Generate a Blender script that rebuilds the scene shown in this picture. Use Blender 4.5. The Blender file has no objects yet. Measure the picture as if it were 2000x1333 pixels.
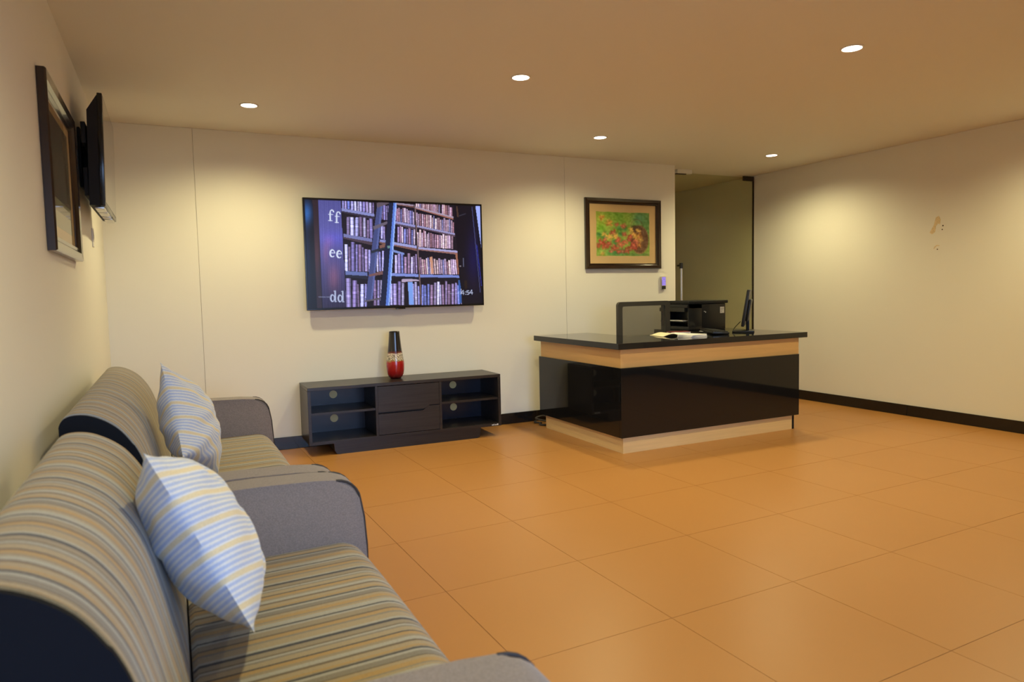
import bpy, bmesh, math, random
import numpy as np
from mathutils import Vector, Matrix
random.seed(7)
SC = bpy.context.scene
COL = SC.collection

# ------------------------------------------------------------------ camera
def rot_basis(yaw, pitch, roll):
    f = Vector((math.sin(yaw)*math.cos(pitch), math.cos(yaw)*math.cos(pitch), math.sin(pitch)))
    r = Vector((math.cos(yaw), -math.sin(yaw), 0)); u = r.cross(f)
    return r*math.cos(roll)+u*math.sin(roll), -r*math.sin(roll)+u*math.cos(roll), f
cam_d = bpy.data.cameras.new('camera'); cam = bpy.data.objects.new('camera', cam_d); COL.objects.link(cam)
r_, u_, f_ = rot_basis(0.456864, -0.0701813, -0.021962)
cam.matrix_world = Matrix(((r_.x, u_.x, -f_.x, 0), (r_.y, u_.y, -f_.y, 0), (r_.z, u_.z, -f_.z, 1.143), (0, 0, 0, 1)))
cam_d.sensor_fit = 'HORIZONTAL'; cam_d.sensor_width = 36.0; cam_d.lens = 36.0*1356.63/2000
cam_d.clip_start = 0.05
cam_d.dof.use_dof = True; cam_d.dof.focus_distance = 5.0; cam_d.dof.aperture_fstop = 4.0
SC.camera = cam
# ------------------------------------------------------------------ world, window daylight, exposure
W = bpy.data.worlds.new('world'); SC.world = W; W.use_nodes = True
wn = W.node_tree; bgn = wn.nodes['Background']; bgn.inputs[1].default_value = 10.5
wtc = wn.nodes.new('ShaderNodeTexCoord'); wsp = wn.nodes.new('ShaderNodeSeparateXYZ'); wrp = wn.nodes.new('ShaderNodeValToRGB')
wrp.color_ramp.elements[0].position = 0.46; wrp.color_ramp.elements[0].color = (0.05, 0.045, 0.04, 1)      # ground outside
wrp.color_ramp.elements[1].position = 0.54; wrp.color_ramp.elements[1].color = (0.45, 0.64, 1.0, 1)        # overcast sky
wma = wn.nodes.new('ShaderNodeMath'); wma.operation = 'MULTIPLY_ADD'; wma.inputs[1].default_value = 0.5; wma.inputs[2].default_value = 0.5
wn.links.new(wtc.outputs['Generated'], wsp.inputs[0]); wn.links.new(wsp.outputs[2], wma.inputs[0]); wn.links.new(wma.outputs[0], wrp.inputs[0]); wn.links.new(wrp.outputs[0], bgn.inputs[0])
SC.view_settings.view_transform = 'Standard'; SC.view_settings.look = 'None'
SC.view_settings.gamma = 1.0; SC.view_settings.use_curve_mapping = False
SC.view_settings.exposure = 0.0
LAMP_W = 76.0
LAMP_COL = (1.0, 0.87, 0.46)
pl = bpy.data.lights.new('window_portal', 'AREA'); pl.shape = 'RECTANGLE'; pl.size = 2.6; pl.size_y = 2.1
po = bpy.data.objects.new('window_portal', pl); COL.objects.link(po)
po.location = (1.1, -1.97, 1.15); po.rotation_euler = (math.radians(90), 0, 0)
pl.cycles.is_portal = True

# ------------------------------------------------------------------ room numbers (metres)
XL, XR, YB, H, HB = -0.372, 5.69, 5.39, 2.331, 0.094
YR, XS, YW = 0.30, 2.6, -2.0      # rear wall right part, side wall of the entry, window wall
XD, YG, YC = 4.435, 5.61, 7.6     # door opening, glass plane, corridor end

# ------------------------------------------------------------------ helpers
def srgb(r, g, b):
    f = lambda c: (c/255/12.92) if c/255 <= 0.04045 else ((c/255+0.055)/1.055)**2.4
    return (f(r), f(g), f(b), 1)
def mat(name, col, rough=0.5, metal=0.0, spec=0.5, coat=0.0, noise=None, bump=None, emit=None, sheen=0):
    m = bpy.data.materials.new(name); m.use_nodes = True
    nt = m.node_tree; b = nt.nodes['Principled BSDF']
    col = tuple(col) if len(col) == 4 else tuple(col)+(1,)
    b.inputs['Base Color'].default_value = col
    b.inputs['Roughness'].default_value = rough; b.inputs['Metallic'].default_value = metal
    b.inputs['Specular IOR Level'].default_value = spec; b.inputs['Coat Weight'].default_value = coat
    if sheen: b.inputs['Sheen Weight'].default_value = sheen
    tc = nt.nodes.new('ShaderNodeTexCoord')
    if noise:            # (scale xyz, amount, detail)
        mp = nt.nodes.new('ShaderNodeMapping'); mp.inputs['Scale'].default_value = noise[0]
        n = nt.nodes.new('ShaderNodeTexNoise'); n.inputs['Detail'].default_value = noise[2]; n.inputs['Scale'].default_value = 1
        mr = nt.nodes.new('ShaderNodeMapRange'); mr.inputs[1].default_value = 0.25; mr.inputs[2].default_value = 0.75
        mr.inputs[3].default_value = 1-noise[1]; mr.inputs[4].default_value = 1+noise[1]
        mx = nt.nodes.new('ShaderNodeVectorMath'); mx.operation = 'SCALE'; mx.inputs[0].default_value = col[:3]
        nt.links.new(tc.outputs['Object'], mp.inputs[0]); nt.links.new(mp.outputs[0], n.inputs[0])
        nt.links.new(n.outputs[0], mr.inputs[0]); nt.links.new(mr.outputs[0], mx.inputs['Scale'])
        nt.links.new(mx.outputs[0], b.inputs['Base Color'])
    if bump:             # (scale xyz, strength, distance)
        mp2 = nt.nodes.new('ShaderNodeMapping'); mp2.inputs['Scale'].default_value = bump[0]
        n2 = nt.nodes.new('ShaderNodeTexNoise'); n2.inputs['Scale'].default_value = 1; n2.inputs['Detail'].default_value = 3
        bp = nt.nodes.new('ShaderNodeBump'); bp.inputs['Strength'].default_value = bump[1]; bp.inputs['Distance'].default_value = bump[2]
        nt.links.new(tc.outputs['Object'], mp2.inputs[0]); nt.links.new(mp2.outputs[0], n2.inputs[0])
        nt.links.new(n2.outputs[0], bp.inputs['Height']); nt.links.new(bp.outputs[0], b.inputs['Normal'])
    if emit:
        b.inputs['Emission Color'].default_value = emit[0]; b.inputs['Emission Strength'].default_value = emit[1]
    return m
def box(bm, x0, x1, y0, y1, z0, z1, bev=0, seg=2):
    t = bmesh.new()
    v = [t.verts.new((x, y, z)) for x in (x0, x1) for y in (y0, y1) for z in (z0, z1)]
    for q in ((0, 1, 3, 2), (4, 6, 7, 5), (0, 4, 5, 1), (2, 3, 7, 6), (0, 2, 6, 4), (1, 5, 7, 3)):
        t.faces.new([v[i] for i in q])
    if bev: bmesh.ops.bevel(t, geom=t.edges[:], offset=bev, segments=seg, affect='EDGES', profile=0.5)
    merge(bm, t); return bm
def merge(bm, t, M=None):
    if M is not None: t.transform(M)
    me = bpy.data.meshes.new('tmp'); t.to_mesh(me); t.free(); bm.from_mesh(me); bpy.data.meshes.remove(me)
def cyl(bm, p0, p1, r0, r1=None, seg=20):
    p0, p1 = Vector(p0), Vector(p1); d = p1-p0
    t = bmesh.new(); bmesh.ops.create_cone(t, cap_ends=True, segments=seg, radius1=r0, radius2=r0 if r1 is None else r1, depth=d.length)
    merge(bm, t, Matrix.Translation((p0+p1)/2) @ d.to_track_quat('Z', 'Y').to_matrix().to_4x4())
def tube(bm, pts, r, seg=8):
    pts = [Vector(p) for p in pts]; rings = []
    for i, p in enumerate(pts):
        d = (pts[min(i+1, len(pts)-1)]-pts[max(i-1, 0)]).normalized()
        q = d.to_track_quat('Z', 'Y')
        rings.append([bm.verts.new(p+q @ Vector((r*math.cos(k*2*math.pi/seg), r*math.sin(k*2*math.pi/seg), 0))) for k in range(seg)])
    for a, b in zip(rings, rings[1:]):
        for k in range(seg): bm.faces.new((a[k], a[(k+1) % seg], b[(k+1) % seg], b[k]))
    bm.faces.new(rings[0][::-1]); bm.faces.new(rings[-1])
def prism(bm, poly, axis, a, b):
    """extrude a polygon (list of 2-tuples in the two other axes, cyclic order) along axis from a to b"""
    def P(q, h): return {'x': (h, q[0], q[1]), 'y': (q[0], h, q[1]), 'z': (q[0], q[1], h)}[axis]
    A = [bm.verts.new(P(q, a)) for q in poly]; B = [bm.verts.new(P(q, b)) for q in poly]; n = len(poly)
    bm.faces.new(A); bm.faces.new(B[::-1])
    for i in range(n): bm.faces.new((A[i], B[i], B[(i+1) % n], A[(i+1) % n]))
def lathe(bm, prof, seg=40):
    rings = [[bm.verts.new((r*math.cos(k*2*math.pi/seg), r*math.sin(k*2*math.pi/seg), z)) for k in range(seg)] for r, z in prof]
    for a, b in zip(rings, rings[1:]):
        for k in range(seg): bm.faces.new((a[k], a[(k+1) % seg], b[(k+1) % seg], b[k]))
    bm.faces.new(rings[0][::-1]); bm.faces.new(rings[-1])
def obj(name, bm, m, parent=None, smooth=False, local=False, label=None):
    """one mesh object; with a parent and local=False the bmesh is in world coordinates"""
    bmesh.ops.recalc_face_normals(bm, faces=bm.faces[:])
    me = bpy.data.meshes.new(name)
    off = Vector((0, 0, 0))
    if not local:
        if parent is not None: off = parent.location.copy()
        elif len(bm.verts):
            c = sum((v.co for v in bm.verts), Vector())/len(bm.verts); zmin = min(v.co.z for v in bm.verts)
            off = Vector((c.x, c.y, zmin))
        bmesh.ops.translate(bm, verts=bm.verts[:], vec=-off)
    bm.to_mesh(me); bm.free()
    if smooth:
        me.polygons.foreach_set('use_smooth', [True]*len(me.polygons))
        try: me.set_sharp_from_angle(angle=math.radians(40))
        except Exception: pass
    me.materials.append(m)
    o = bpy.data.objects.new(name, me); COL.objects.link(o)
    if parent is not None: o.parent = parent
    else: o.location = off
    if label: o['label'] = label
    return o
def bx(name, dims, m, parent=None, bev=0, seg=2, smooth=False, local=False, label=None):
    return obj(name, box(bmesh.new(), *dims, bev, seg), m, parent, smooth or bev > 0, local, label)
def thing(name, label, cat, loc=(0, 0, 0), rz=0, group=None):
    o = bpy.data.objects.new(name, None); COL.objects.link(o); o.location = loc; o.rotation_euler = (0, 0, rz)
    o['label'] = label; o['category'] = cat
    if group: o['group'] = group
    o.empty_display_size = 0.05
    return o
def tag(o, label, cat, group=None):
    o['label'] = label; o['category'] = cat
    if group: o['group'] = group
    return o
def struct(o): o['kind'] = 'structure'; return o

# ------------------------------------------------------------------ materials
M = {}
M['wall'] = mat('wall_paint', (0.80, 0.775, 0.70), 0.55, spec=0.3, bump=((60, 60, 60), 0.05, 0.002))
M['ceil'] = mat('ceiling_paint', (0.80, 0.77, 0.71), 0.7, spec=0.2)
M['base'] = mat('black_baseboard_tile', (0.010, 0.010, 0.011), 0.12, spec=0.5)
M['grout'] = mat('grout', (0.26, 0.135, 0.05), 0.8)
M['granite'] = mat('black_granite', (0.007, 0.008, 0.011), 0.05, spec=0.5, noise=((300, 300, 300), 0.5, 2))
M['black_gloss'] = mat('black_gloss_laminate', (0.009, 0.009, 0.010), 0.045, spec=0.38)
M['palewood'] = mat('pale_wood_laminate', srgb(226, 196, 142), 0.4, spec=0.35, noise=((3, 3, 60), 0.06, 4))
M['lightwood'] = mat('light_wood_laminate', srgb(206, 166, 108), 0.4, spec=0.35, noise=((3, 3, 60), 0.07, 4))
M['wenge'] = mat('wenge_veneer', (0.023, 0.019, 0.018), 0.32, spec=0.42, noise=((4, 40, 90), 0.35, 4))
M['wenge_back'] = mat('dark_backboard', (0.008, 0.011, 0.022), 0.30, spec=0.45)  # blue cast of reflected daylight is put into the base colour
M['cap'] = mat('beige_plastic', srgb(212, 192, 128), 0.45)
M['black'] = mat('black_plastic', (0.012, 0.012, 0.013), 0.35, spec=0.4)
M['blackmatte'] = mat('matte_black', (0.010, 0.010, 0.011), 0.65, spec=0.3)
M['bezel'] = mat('gloss_bezel', (0.006, 0.006, 0.007), 0.15)
M['offscreen'] = mat('dark_screen_glass', (0.012, 0.012, 0.014), 0.06, spec=0.8, coat=0.5)
M['steel'] = mat('brushed_steel', (0.62, 0.60, 0.56), 0.28, metal=1.0)
M['bronze'] = mat('dark_bronze_fitting', (0.06, 0.045, 0.035), 0.35, metal=0.6)
M['white'] = mat('white_plastic', (0.75, 0.73, 0.68), 0.4)
M['paper'] = mat('paper', (0.82, 0.81, 0.80), 0.7)
M['cream_paper'] = mat('cream_paper', (0.80, 0.72, 0.50), 0.7)
M['red_cover'] = mat('red_cover', (0.17, 0.02, 0.02), 0.4)
M['frame'] = mat('dark_brown_moulding', (0.020, 0.009, 0.006), 0.16, spec=0.5, coat=0.4)
M['mat'] = mat('mat_board', srgb(214, 182, 132), 0.75, noise=((9, 9, 9), 0.05, 3))
M['linen'] = mat('grey_brown_linen', (0.235, 0.205, 0.198), 0.85, spec=0.15, sheen=0.25, noise=((260, 260, 500), 0.28, 3), bump=((500, 500, 700), 0.35, 0.002))
M['piping'] = mat('dark_piping', (0.035, 0.032, 0.034), 0.7)
M['navy'] = mat('navy_vinyl', (0.004, 0.0055, 0.010), 0.6, spec=0.15, bump=((300, 300, 300), 0.15, 0.001))
M['plasticgrey'] = mat('grey_plastic', (0.045, 0.043, 0.036), 0.5)
M['key_light'] = mat('lit_keys', (0.2, 0.15, 0.6), 0.4, emit=((0.26, 0.20, 0.85, 1), 0.75))
M['hole'] = mat('drilled_hole', (0.06, 0.035, 0.015), 0.9)
M['stain'] = mat('old_adhesive', srgb(222, 200, 158), 0.8, noise=((120, 120, 120), 0.25, 3))
M['lamp_on'] = mat('lit_diffuser', (1, 1, 1), 0.5, emit=((1.0, 0.93, 0.80, 1), 12.0))
M['trimwhite'] = mat('lamp_trim', (0.78, 0.74, 0.66), 0.45)
M['joint'] = mat('panel_joint', (0.60, 0.55, 0.45), 0.9)

def floor_tile_mat():
    m = mat('terracotta_tile', (0.5, 0.2, 0.05), 0.34, spec=0.3)
    nt = m.node_tree; b = nt.nodes['Principled BSDF']
    tc = nt.nodes.new('ShaderNodeTexCoord'); oi = nt.nodes.new('ShaderNodeObjectInfo')
    n = nt.nodes.new('ShaderNodeTexNoise'); n.inputs['Scale'].default_value = 1.3; n.inputs['Detail'].default_value = 5; gp = nt.nodes.new('ShaderNodeNewGeometry')
    n3 = nt.nodes.new('ShaderNodeTexNoise'); n3.inputs['Scale'].default_value = 140; n3.inputs['Detail'].default_value = 2
    a = nt.nodes.new('ShaderNodeMath'); a.operation = 'MULTIPLY_ADD'; a.inputs[1].default_value = 0.25
    c = nt.nodes.new('ShaderNodeMath'); c.operation = 'MULTIPLY_ADD'; c.inputs[1].default_value = 0.18
    r = nt.nodes.new('ShaderNodeValToRGB')
    r.color_ramp.elements[0].color = (0.435, 0.203, 0.058, 1); r.color_ramp.elements[1].color = (0.475, 0.226, 0.068, 1)
    nt.links.new(gp.outputs['Position'], n.inputs[0]); nt.links.new(gp.outputs['Position'], n3.inputs[0])
    nt.links.new(oi.outputs['Random'], a.inputs[0]); nt.links.new(n.outputs[0], a.inputs[2])
    nt.links.new(n3.outputs[0], c.inputs[0]); nt.links.new(a.outputs[0], c.inputs[2])
    nt.links.new(c.outputs[0], r.inputs[0]); nt.links.new(r.outputs[0], b.inputs['Base Color'])
    return m
M['tile'] = floor_tile_mat()

def stripe_mat(name, axis, period, stops, weave, rough=0.85, sheen=0.2, skew=0.0):
    """constant-colour stripes across one object axis; stops = [(width, rgb)]"""
    m = mat(name, (0.5, 0.5, 0.5), rough, spec=0.15, sheen=sheen, bump=((420, 420, 420), 0.3, 0.0015))
    nt = m.node_tree; b = nt.nodes['Principled BSDF']
    tc = nt.nodes.new('ShaderNodeTexCoord'); sp = nt.nodes.new('ShaderNodeSeparateXYZ')
    wob = nt.nodes.new('ShaderNodeTexNoise'); wob.inputs['Scale'].default_value = 160
    ad = nt.nodes.new('ShaderNodeMath'); ad.operation = 'MULTIPLY_ADD'; ad.inputs[1].default_value = 0.002
    dv = nt.nodes.new('ShaderNodeMath'); dv.operation = 'DIVIDE'; dv.inputs[1].default_value = period
    fr = nt.nodes.new('ShaderNodeMath'); fr.operation = 'FRACT'
    rp = nt.nodes.new('ShaderNodeValToRGB'); cr = rp.color_ramp; cr.interpolation = 'CONSTANT'
    tot = sum(w for w, _ in stops); pos = 0
    for i, (w, c) in enumerate(stops):
        e = cr.elements[0] if i == 0 else (cr.elements[1] if i == 1 else cr.elements.new(min(pos, 0.9999)))
        e.position = min(pos, 0.9999); pos += w/tot
    for e in cr.elements: pass
    acc = 0
    srt = list(cr.elements)
    for (w, c), e in zip(stops, srt): e.color = tuple(c)+(1,) if len(c) == 3 else c
    nz = nt.nodes.new('ShaderNodeTexNoise'); nz.inputs['Scale'].default_value = weave[0]; nz.inputs['Detail'].default_value = 2
    mr = nt.nodes.new('ShaderNodeMapRange'); mr.inputs[1].default_value = 0.3; mr.inputs[2].default_value = 0.7
    mr.inputs[3].default_value = 1-weave[1]; mr.inputs[4].default_value = 1+weave[1]
    sc = nt.nodes.new('ShaderNodeVectorMath'); sc.operation = 'SCALE'
    L = nt.links.new
    L(tc.outputs['Object'], sp.inputs[0]); L(tc.outputs['Object'], wob.inputs[0]); L(tc.outputs['Object'], nz.inputs[0])
    sk = nt.nodes.new('ShaderNodeMath'); sk.operation = 'MULTIPLY_ADD'; sk.inputs[1].default_value = skew
    L(sp.outputs[0], sk.inputs[0]); L(sp.outputs[axis], sk.inputs[2])
    L(wob.outputs[0], ad.inputs[0]); L(sk.outputs[0], ad.inputs[2]); L(ad.outputs[0], dv.inputs[0]); L(dv.outputs[0], fr.inputs[0])
    L(fr.outputs[0], rp.inputs[0]); L(nz.outputs[0], mr.inputs[0]); L(rp.outputs[0], sc.inputs[0]); L(mr.outputs[0], sc.inputs['Scale'])
    L(sc.outputs[0], b.inputs['Base Color'])
    return m
B1, B2, OC, NV, GY, LB, DB = srgb(156, 143, 119), srgb(142, 132, 114), srgb(164, 138, 94), srgb(60, 62, 68), srgb(126, 122, 114), srgb(158, 158, 153), srgb(102, 92, 78)
SOFA_STOPS = [(14, B1), (4, GY), (9, OC), (4, DB), (12, B2), (5, LB), (4, NV), (11, LB), (5, B1), (3, GY), (9, OC), (6, B1), (3, DB), (10, GY), (5, LB), (4, NV),
              (3, B2), (4, OC), (10, B1), (4, DB), (9, LB), (6, B2), (8, OC), (3, NV), (11, B1), (4, GY), (5, LB), (3, DB), (10, B2), (6, NV), (6, LB)]
M['stripe'] = stripe_mat('striped_sofa_fabric', 1, 0.36, SOFA_STOPS, (700, 0.22))
CB, CW, CY = srgb(172, 188, 222), srgb(212, 216, 224), srgb(216, 204, 172)
cs = []
for k in range(3): cs += [(3, CB), (2.6, CW)]
cs += [(3, CB), (2.0, CW), (5, CY), (2.0, CW)]
M['cushion'] = stripe_mat('striped_cushion_cotton', 1, 0.062, cs, (300, 0.06), 0.8, 0.3, 0.22)

def glass_mat(name, tint, refl_ior=1.5):
    m = bpy.data.materials.new(name); m.use_nodes = True; nt = m.node_tree; nt.nodes.clear()
    o = nt.nodes.new('ShaderNodeOutputMaterial'); t = nt.nodes.new('ShaderNodeBsdfTransparent'); g = nt.nodes.new('ShaderNodeBsdfGlossy')
    fz = nt.nodes.new('ShaderNodeFresnel'); fz.inputs[0].default_value = refl_ior; mx = nt.nodes.new('ShaderNodeMixShader')
    t.inputs[0].default_value = tint; g.inputs['Roughness'].default_value = 0.01
    ge = nt.nodes.new('ShaderNodeNewGeometry'); iv = nt.nodes.new('ShaderNodeMath'); iv.operation = 'SUBTRACT'; iv.inputs[0].default_value = 1.0
    mu = nt.nodes.new('ShaderNodeMath'); mu.operation = 'MULTIPLY'      # reflect at the front face only
    nt.links.new(ge.outputs['Backfacing'], iv.inputs[1]); nt.links.new(fz.outputs[0], mu.inputs[0]); nt.links.new(iv.outputs[0], mu.inputs[1])
    nt.links.new(mu.outputs[0], mx.inputs[0]); nt.links.new(t.outputs[0], mx.inputs[1]); nt.links.new(g.outputs[0], mx.inputs[2])
    nt.links.new(mx.outputs[0], o.inputs[0]); return m
M['doorglass'] = glass_mat('green_tinted_glass', (0.89, 0.895, 0.79, 1), 1.42)
M['winglass'] = glass_mat('window_glass', (0.95, 0.97, 1.0, 1))
M['picglass'] = glass_mat('picture_glass', (0.98, 0.98, 0.97, 1), 1.35)
def mesh_mat():
    m = mat('chair_mesh', (0.09, 0.082, 0.06), 0.7); nt = m.node_tree; b = nt.nodes['Principled BSDF']
    out = [n for n in nt.nodes if n.type == 'OUTPUT_MATERIAL'][0]
    tr = nt.nodes.new('ShaderNodeBsdfTransparent'); mx = nt.nodes.new('ShaderNodeMixShader')
    tc = nt.nodes.new('ShaderNodeTexCoord'); wv = nt.nodes.new('ShaderNodeTexWave'); wv.inputs['Scale'].default_value = 60
    mr = nt.nodes.new('ShaderNodeMapRange'); mr.inputs[3].default_value = 0.30; mr.inputs[4].default_value = 0.58
    nt.links.new(tc.outputs['Object'], wv.inputs[0]); nt.links.new(wv.outputs[1], mr.inputs[0]); nt.links.new(mr.outputs[0], mx.inputs[0])
    nt.links.new(tr.outputs[0], mx.inputs[1]); nt.links.new(b.outputs[0], mx.inputs[2]); nt.links.new(mx.outputs[0], out.inputs[0])
    return m
M['meshback'] = mesh_mat()

def attr_mat(name, emission):
    m = bpy.data.materials.new(name); m.use_nodes = True; nt = m.node_tree; b = nt.nodes['Principled BSDF']
    a = nt.nodes.new('ShaderNodeAttribute'); a.attribute_name = 'print'
    if emission:
        b.inputs['Base Color'].default_value = (0.008, 0.008, 0.009, 1); b.inputs['Roughness'].default_value = 0.22; b.inputs['Specular IOR Level'].default_value = 0.3
        nt.links.new(a.outputs[0], b.inputs['Emission Color']); b.inputs['Emission Strength'].default_value = emission
    else:
        nt.links.new(a.outputs[0], b.inputs['Base Color']); b.inputs['Roughness'].default_value = 0.7
    return m
M['screen_on'] = attr_mat('lit_screen_picture', 1.0)
M['painting'] = attr_mat('watercolour_print', 0)

# ------------------------------------------------------------------ raster printing on flat meshes (vertex colours)
def lin(img):
    c = np.clip(img, 0, 255)/255.0
    return np.where(c <= 0.04045, c/12.92, ((c+0.055)/1.055)**2.4)
def print_sheet(name, img, w, h, m, parent, loc):
    """flat sheet in local xz, facing -y; img rows from the top, one vertex per pixel"""
    ny, nx, _ = img.shape
    xs = np.linspace(-w/2, w/2, nx); zs = np.linspace(h/2, -h/2, ny)
    X, Z = np.meshgrid(xs, zs); co = np.stack([X, 0*X, Z], -1).reshape(-1, 3)
    i = np.arange(nx*ny).reshape(ny, nx)
    f = np.stack([i[:-1, :-1], i[1:, :-1], i[1:, 1:], i[:-1, 1:]], -1).reshape(-1, 4)
    me = bpy.data.meshes.new(name); me.from_pydata(co.tolist(), [], f.tolist())
    a = me.color_attributes.new('print', 'FLOAT_COLOR', 'POINT')
    rgba = np.ones((nx*ny, 4), dtype=np.float32); rgba[:, :3] = lin(img).reshape(-1, 3)
    a.data.foreach_set('color', rgba.ravel())
    me.materials.append(m); me.update()
    o = bpy.data.objects.new(name, me); COL.objects.link(o); o.parent = parent; o.location = loc
    return o
def homog(src, dst):
    A = []; b = []
    for (x, y), (X, Y) in zip(src, dst):
        A += [[x, y, 1, 0, 0, 0, -X*x, -X*y], [0, 0, 0, x, y, 1, -Y*x, -Y*y]]; b += [X, Y]
    h = np.linalg.solve(np.array(A, float), np.array(b, float)); return np.append(h, 1).reshape(3, 3)
def inpoly(X, Y, poly):
    ins = np.zeros(X.shape, bool); n = len(poly)
    for i in range(n):
        x1, y1 = poly[i]; x2, y2 = poly[(i+1) % n]
        c = ((y1 > Y) != (y2 > Y))
        with np.errstate(divide='ignore', invalid='ignore'):
            xi = (x2-x1)*(Y-y1)/((y2-y1) if y2 != y1 else 1e-9)+x1
        ins ^= c & (X < xi)
    return ins
def segd(X, Y, a, b):
    ax, ay = a; bx_, by = b; dx, dy = bx_-ax, by-ay; L2 = dx*dx+dy*dy+1e-9
    t = np.clip(((X-ax)*dx+(Y-ay)*dy)/L2, 0, 1)
    return np.hypot(X-ax-t*dx, Y-ay-t*dy)

# ------------------------------------------------------------------ shell: floor, walls, ceiling
fl = bmesh.new(); box(fl, XL-0.1, XR+0.1, YW-0.1, YC+0.1, -0.12, -0.004)
floor = struct(obj('floor', fl, M['grout']))
# tiles: 0.6 m grid, turned 1.3 degrees against the walls, clipped to the room
ANG = math.radians(1.3); U = Vector((math.cos(ANG), math.sin(ANG))); V = Vector((-math.sin(ANG), math.cos(ANG)))
O0 = Vector((2.112, 1.878)); PIT = 0.6
def clip(poly, rect):
    x0, x1, y0, y1 = rect
    for ax, v, s in ((0, x0, 1), (0, x1, -1), (1, y0, 1), (1, y1, -1)):
        out = []
        for i in range(len(poly)):
            a, b = poly[i], poly[(i+1) % len(poly)]
            da, db = (a[ax]-v)*s, (b[ax]-v)*s
            if da >= 0: out.append(a)
            if (da >= 0) != (db >= 0):
                t = da/(da-db); out.append((a[0]+(b[0]-a[0])*t, a[1]+(b[1]-a[1])*t))
        poly = out
        if len(poly) < 3: return []
    ar = abs(sum(poly[i][0]*poly[(i+1) % len(poly)][1]-poly[(i+1) % len(poly)][0]*poly[i][1] for i in range(len(poly))))/2
    return poly if ar > 0.003 else []
whole = None; g = 0.0011
for i in range(-8, 10):
    for j in range(-9, 12):
        c = [O0+U*(PIT*(i+a))+V*(PIT*(j+b)) for a, b in ((0, 0), (1, 0), (1, 1), (0, 1))]
        mid = (c[0]+c[2])/2
        quad = [tuple(p+(mid-p).normalized()*g*1.41) for p in c]
        for rect in ((XL, XR, YR, YB), (XL, XS, YW, YR), (XD, XR, YB, YC)):
            p = clip(quad, rect)
            if not p: continue
            full = len(p) == 4 and max((Vector(a)-Vector(b)).length for a, b in zip(p, quad)) < 1e-6
            if full and whole is not None:
                o = bpy.data.objects.new('tile', whole); COL.objects.link(o)
                o.location = (mid.x, mid.y, -0.004+0.0002*random.random()); o.parent = floor; o.location -= floor.location
                continue
            b = bmesh.new(); mx = sum(q[0] for q in p)/len(p); my = sum(q[1] for q in p)/len(p)
            if full: mx, my = mid.x, mid.y
            prism(b, [(q[0]-mx, q[1]-my) for q in p], 'z', 0.0, 0.004)
            o = obj('tile', b, M['tile'], floor, local=True); o.location = Vector((mx, my, -0.004))-floor.location
            if full: whole = o.data

cl = bmesh.new(); box(cl, XL-0.1, XR+0.1, YW-0.1, YC+0.1, H, H+0.12); struct(obj('ceiling', cl, M['ceil']))
struct(bx('wall_left', (XL-0.12, XL, YW-0.1, YB+0.25, -0.004, H), M['wall']))
wb = struct(bx('wall_back', (XL, XD, YB+0.012, YB+0.25, -0.004, H), M['joint']))
for x0, x1 in ((XL, 0.2035), (0.2055, 3.2022), (3.2048, XD)):
    bx('wall_panel', (x0, x1, YB, YB+0.0125, -0.003, H-0.001), M['wall'], wb)
bx('door_jamb', (XD-0.001, XD+0.004, YB+0.0005, YB+0.25, -0.003, H-0.001), M['wall'], wb)
wr = struct(bx('wall_right', (XR+0.012, XR+0.12, YR-0.1, YC+0.1, -0.004, H), M['joint']))
for y0, y1 in ((YR, 2.479), (2.481, YC)):
    bx('wall_panel', (XR, XR+0.0125, y0, y1, -0.003, H-0.001), M['wall'], wr)
struct(bx('wall_rear', (XS, XR, YR-0.12, YR, -0.004, H), M['wall']))
struct(bx('wall_entry_side', (XS, XS+0.12, YW-0.1, YR-0.12, -0.004, H), M['wall']))
struct(bx('wall_corridor_end', (XD-0.1, XR+0.01, YC, YC+0.1, -0.004, H), M['wall']))
struct(bx('wall_corridor_side', (XD-0.12, XD, YB+0.25, YC+0.1, -0.004, H), M['wall']))
# window wall behind the photographer
ww = bmesh.new(); box(ww, XL, -0.2, YW-0.12, YW, -0.004, H); box(ww, 2.4, XS, YW-0.12, YW, -0.004, H); box(ww, -0.2, 2.4, YW-0.12, YW, 2.2, H); box(ww, -0.2, 2.4, YW-0.12, YW, -0.004, 0.1)
struct(obj('wall_front', ww, M['wall']))
wf = bmesh.new()
for x in (-0.2, 0.64, 1.5, 2.34): box(wf, x, x+0.06, YW-0.09, YW-0.03, 0.1, 2.2)
box(wf, -0.2, 2.4, YW-0.09, YW-0.03, 0.1, 0.16); box(wf, -0.2, 2.4, YW-0.09, YW-0.03, 2.14, 2.2)
wo = struct(obj('window_1', wf, M['bronze']))
for x in (-0.14, 0.70, 1.56): bx('pane', (x, x+0.79, YW-0.064, YW-0.056, 0.155, 2.145), M['winglass'], wo)
# wall marks
def disc_y(bm, c, r, th, seg=14): cyl(bm, c, (c[0]+th, c[1], c[2]), r, seg=seg)
for (y, z, r) in ((3.565, 1.608, 0.006), (3.570, 1.577, 0.005), (3.607, 1.419, 0.005)):
    b = bmesh.new(); disc_y(b, (XR-0.0016, y, z), r, 0.001); obj('screw_hole', b, M['hole'], wr)
for pts in ([(3.585, 1.66), (3.600, 1.69), (3.625, 1.68), (3.640, 1.62), (3.675, 1.56), (3.655, 1.545), (3.630, 1.56), (3.622, 1.61), (3.605, 1.63), (3.590, 1.62)],
            [(3.590, 1.45), (3.615, 1.455), (3.632, 1.44), (3.640, 1.425), (3.633, 1.425), (3.622, 1.438), (3.610, 1.447), (3.592, 1.445)]):
    b = bmesh.new(); prism(b, pts, 'x', XR-0.0012, XR-0.0002); obj('adhesive_mark', b, M['stain'], wr)

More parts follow.
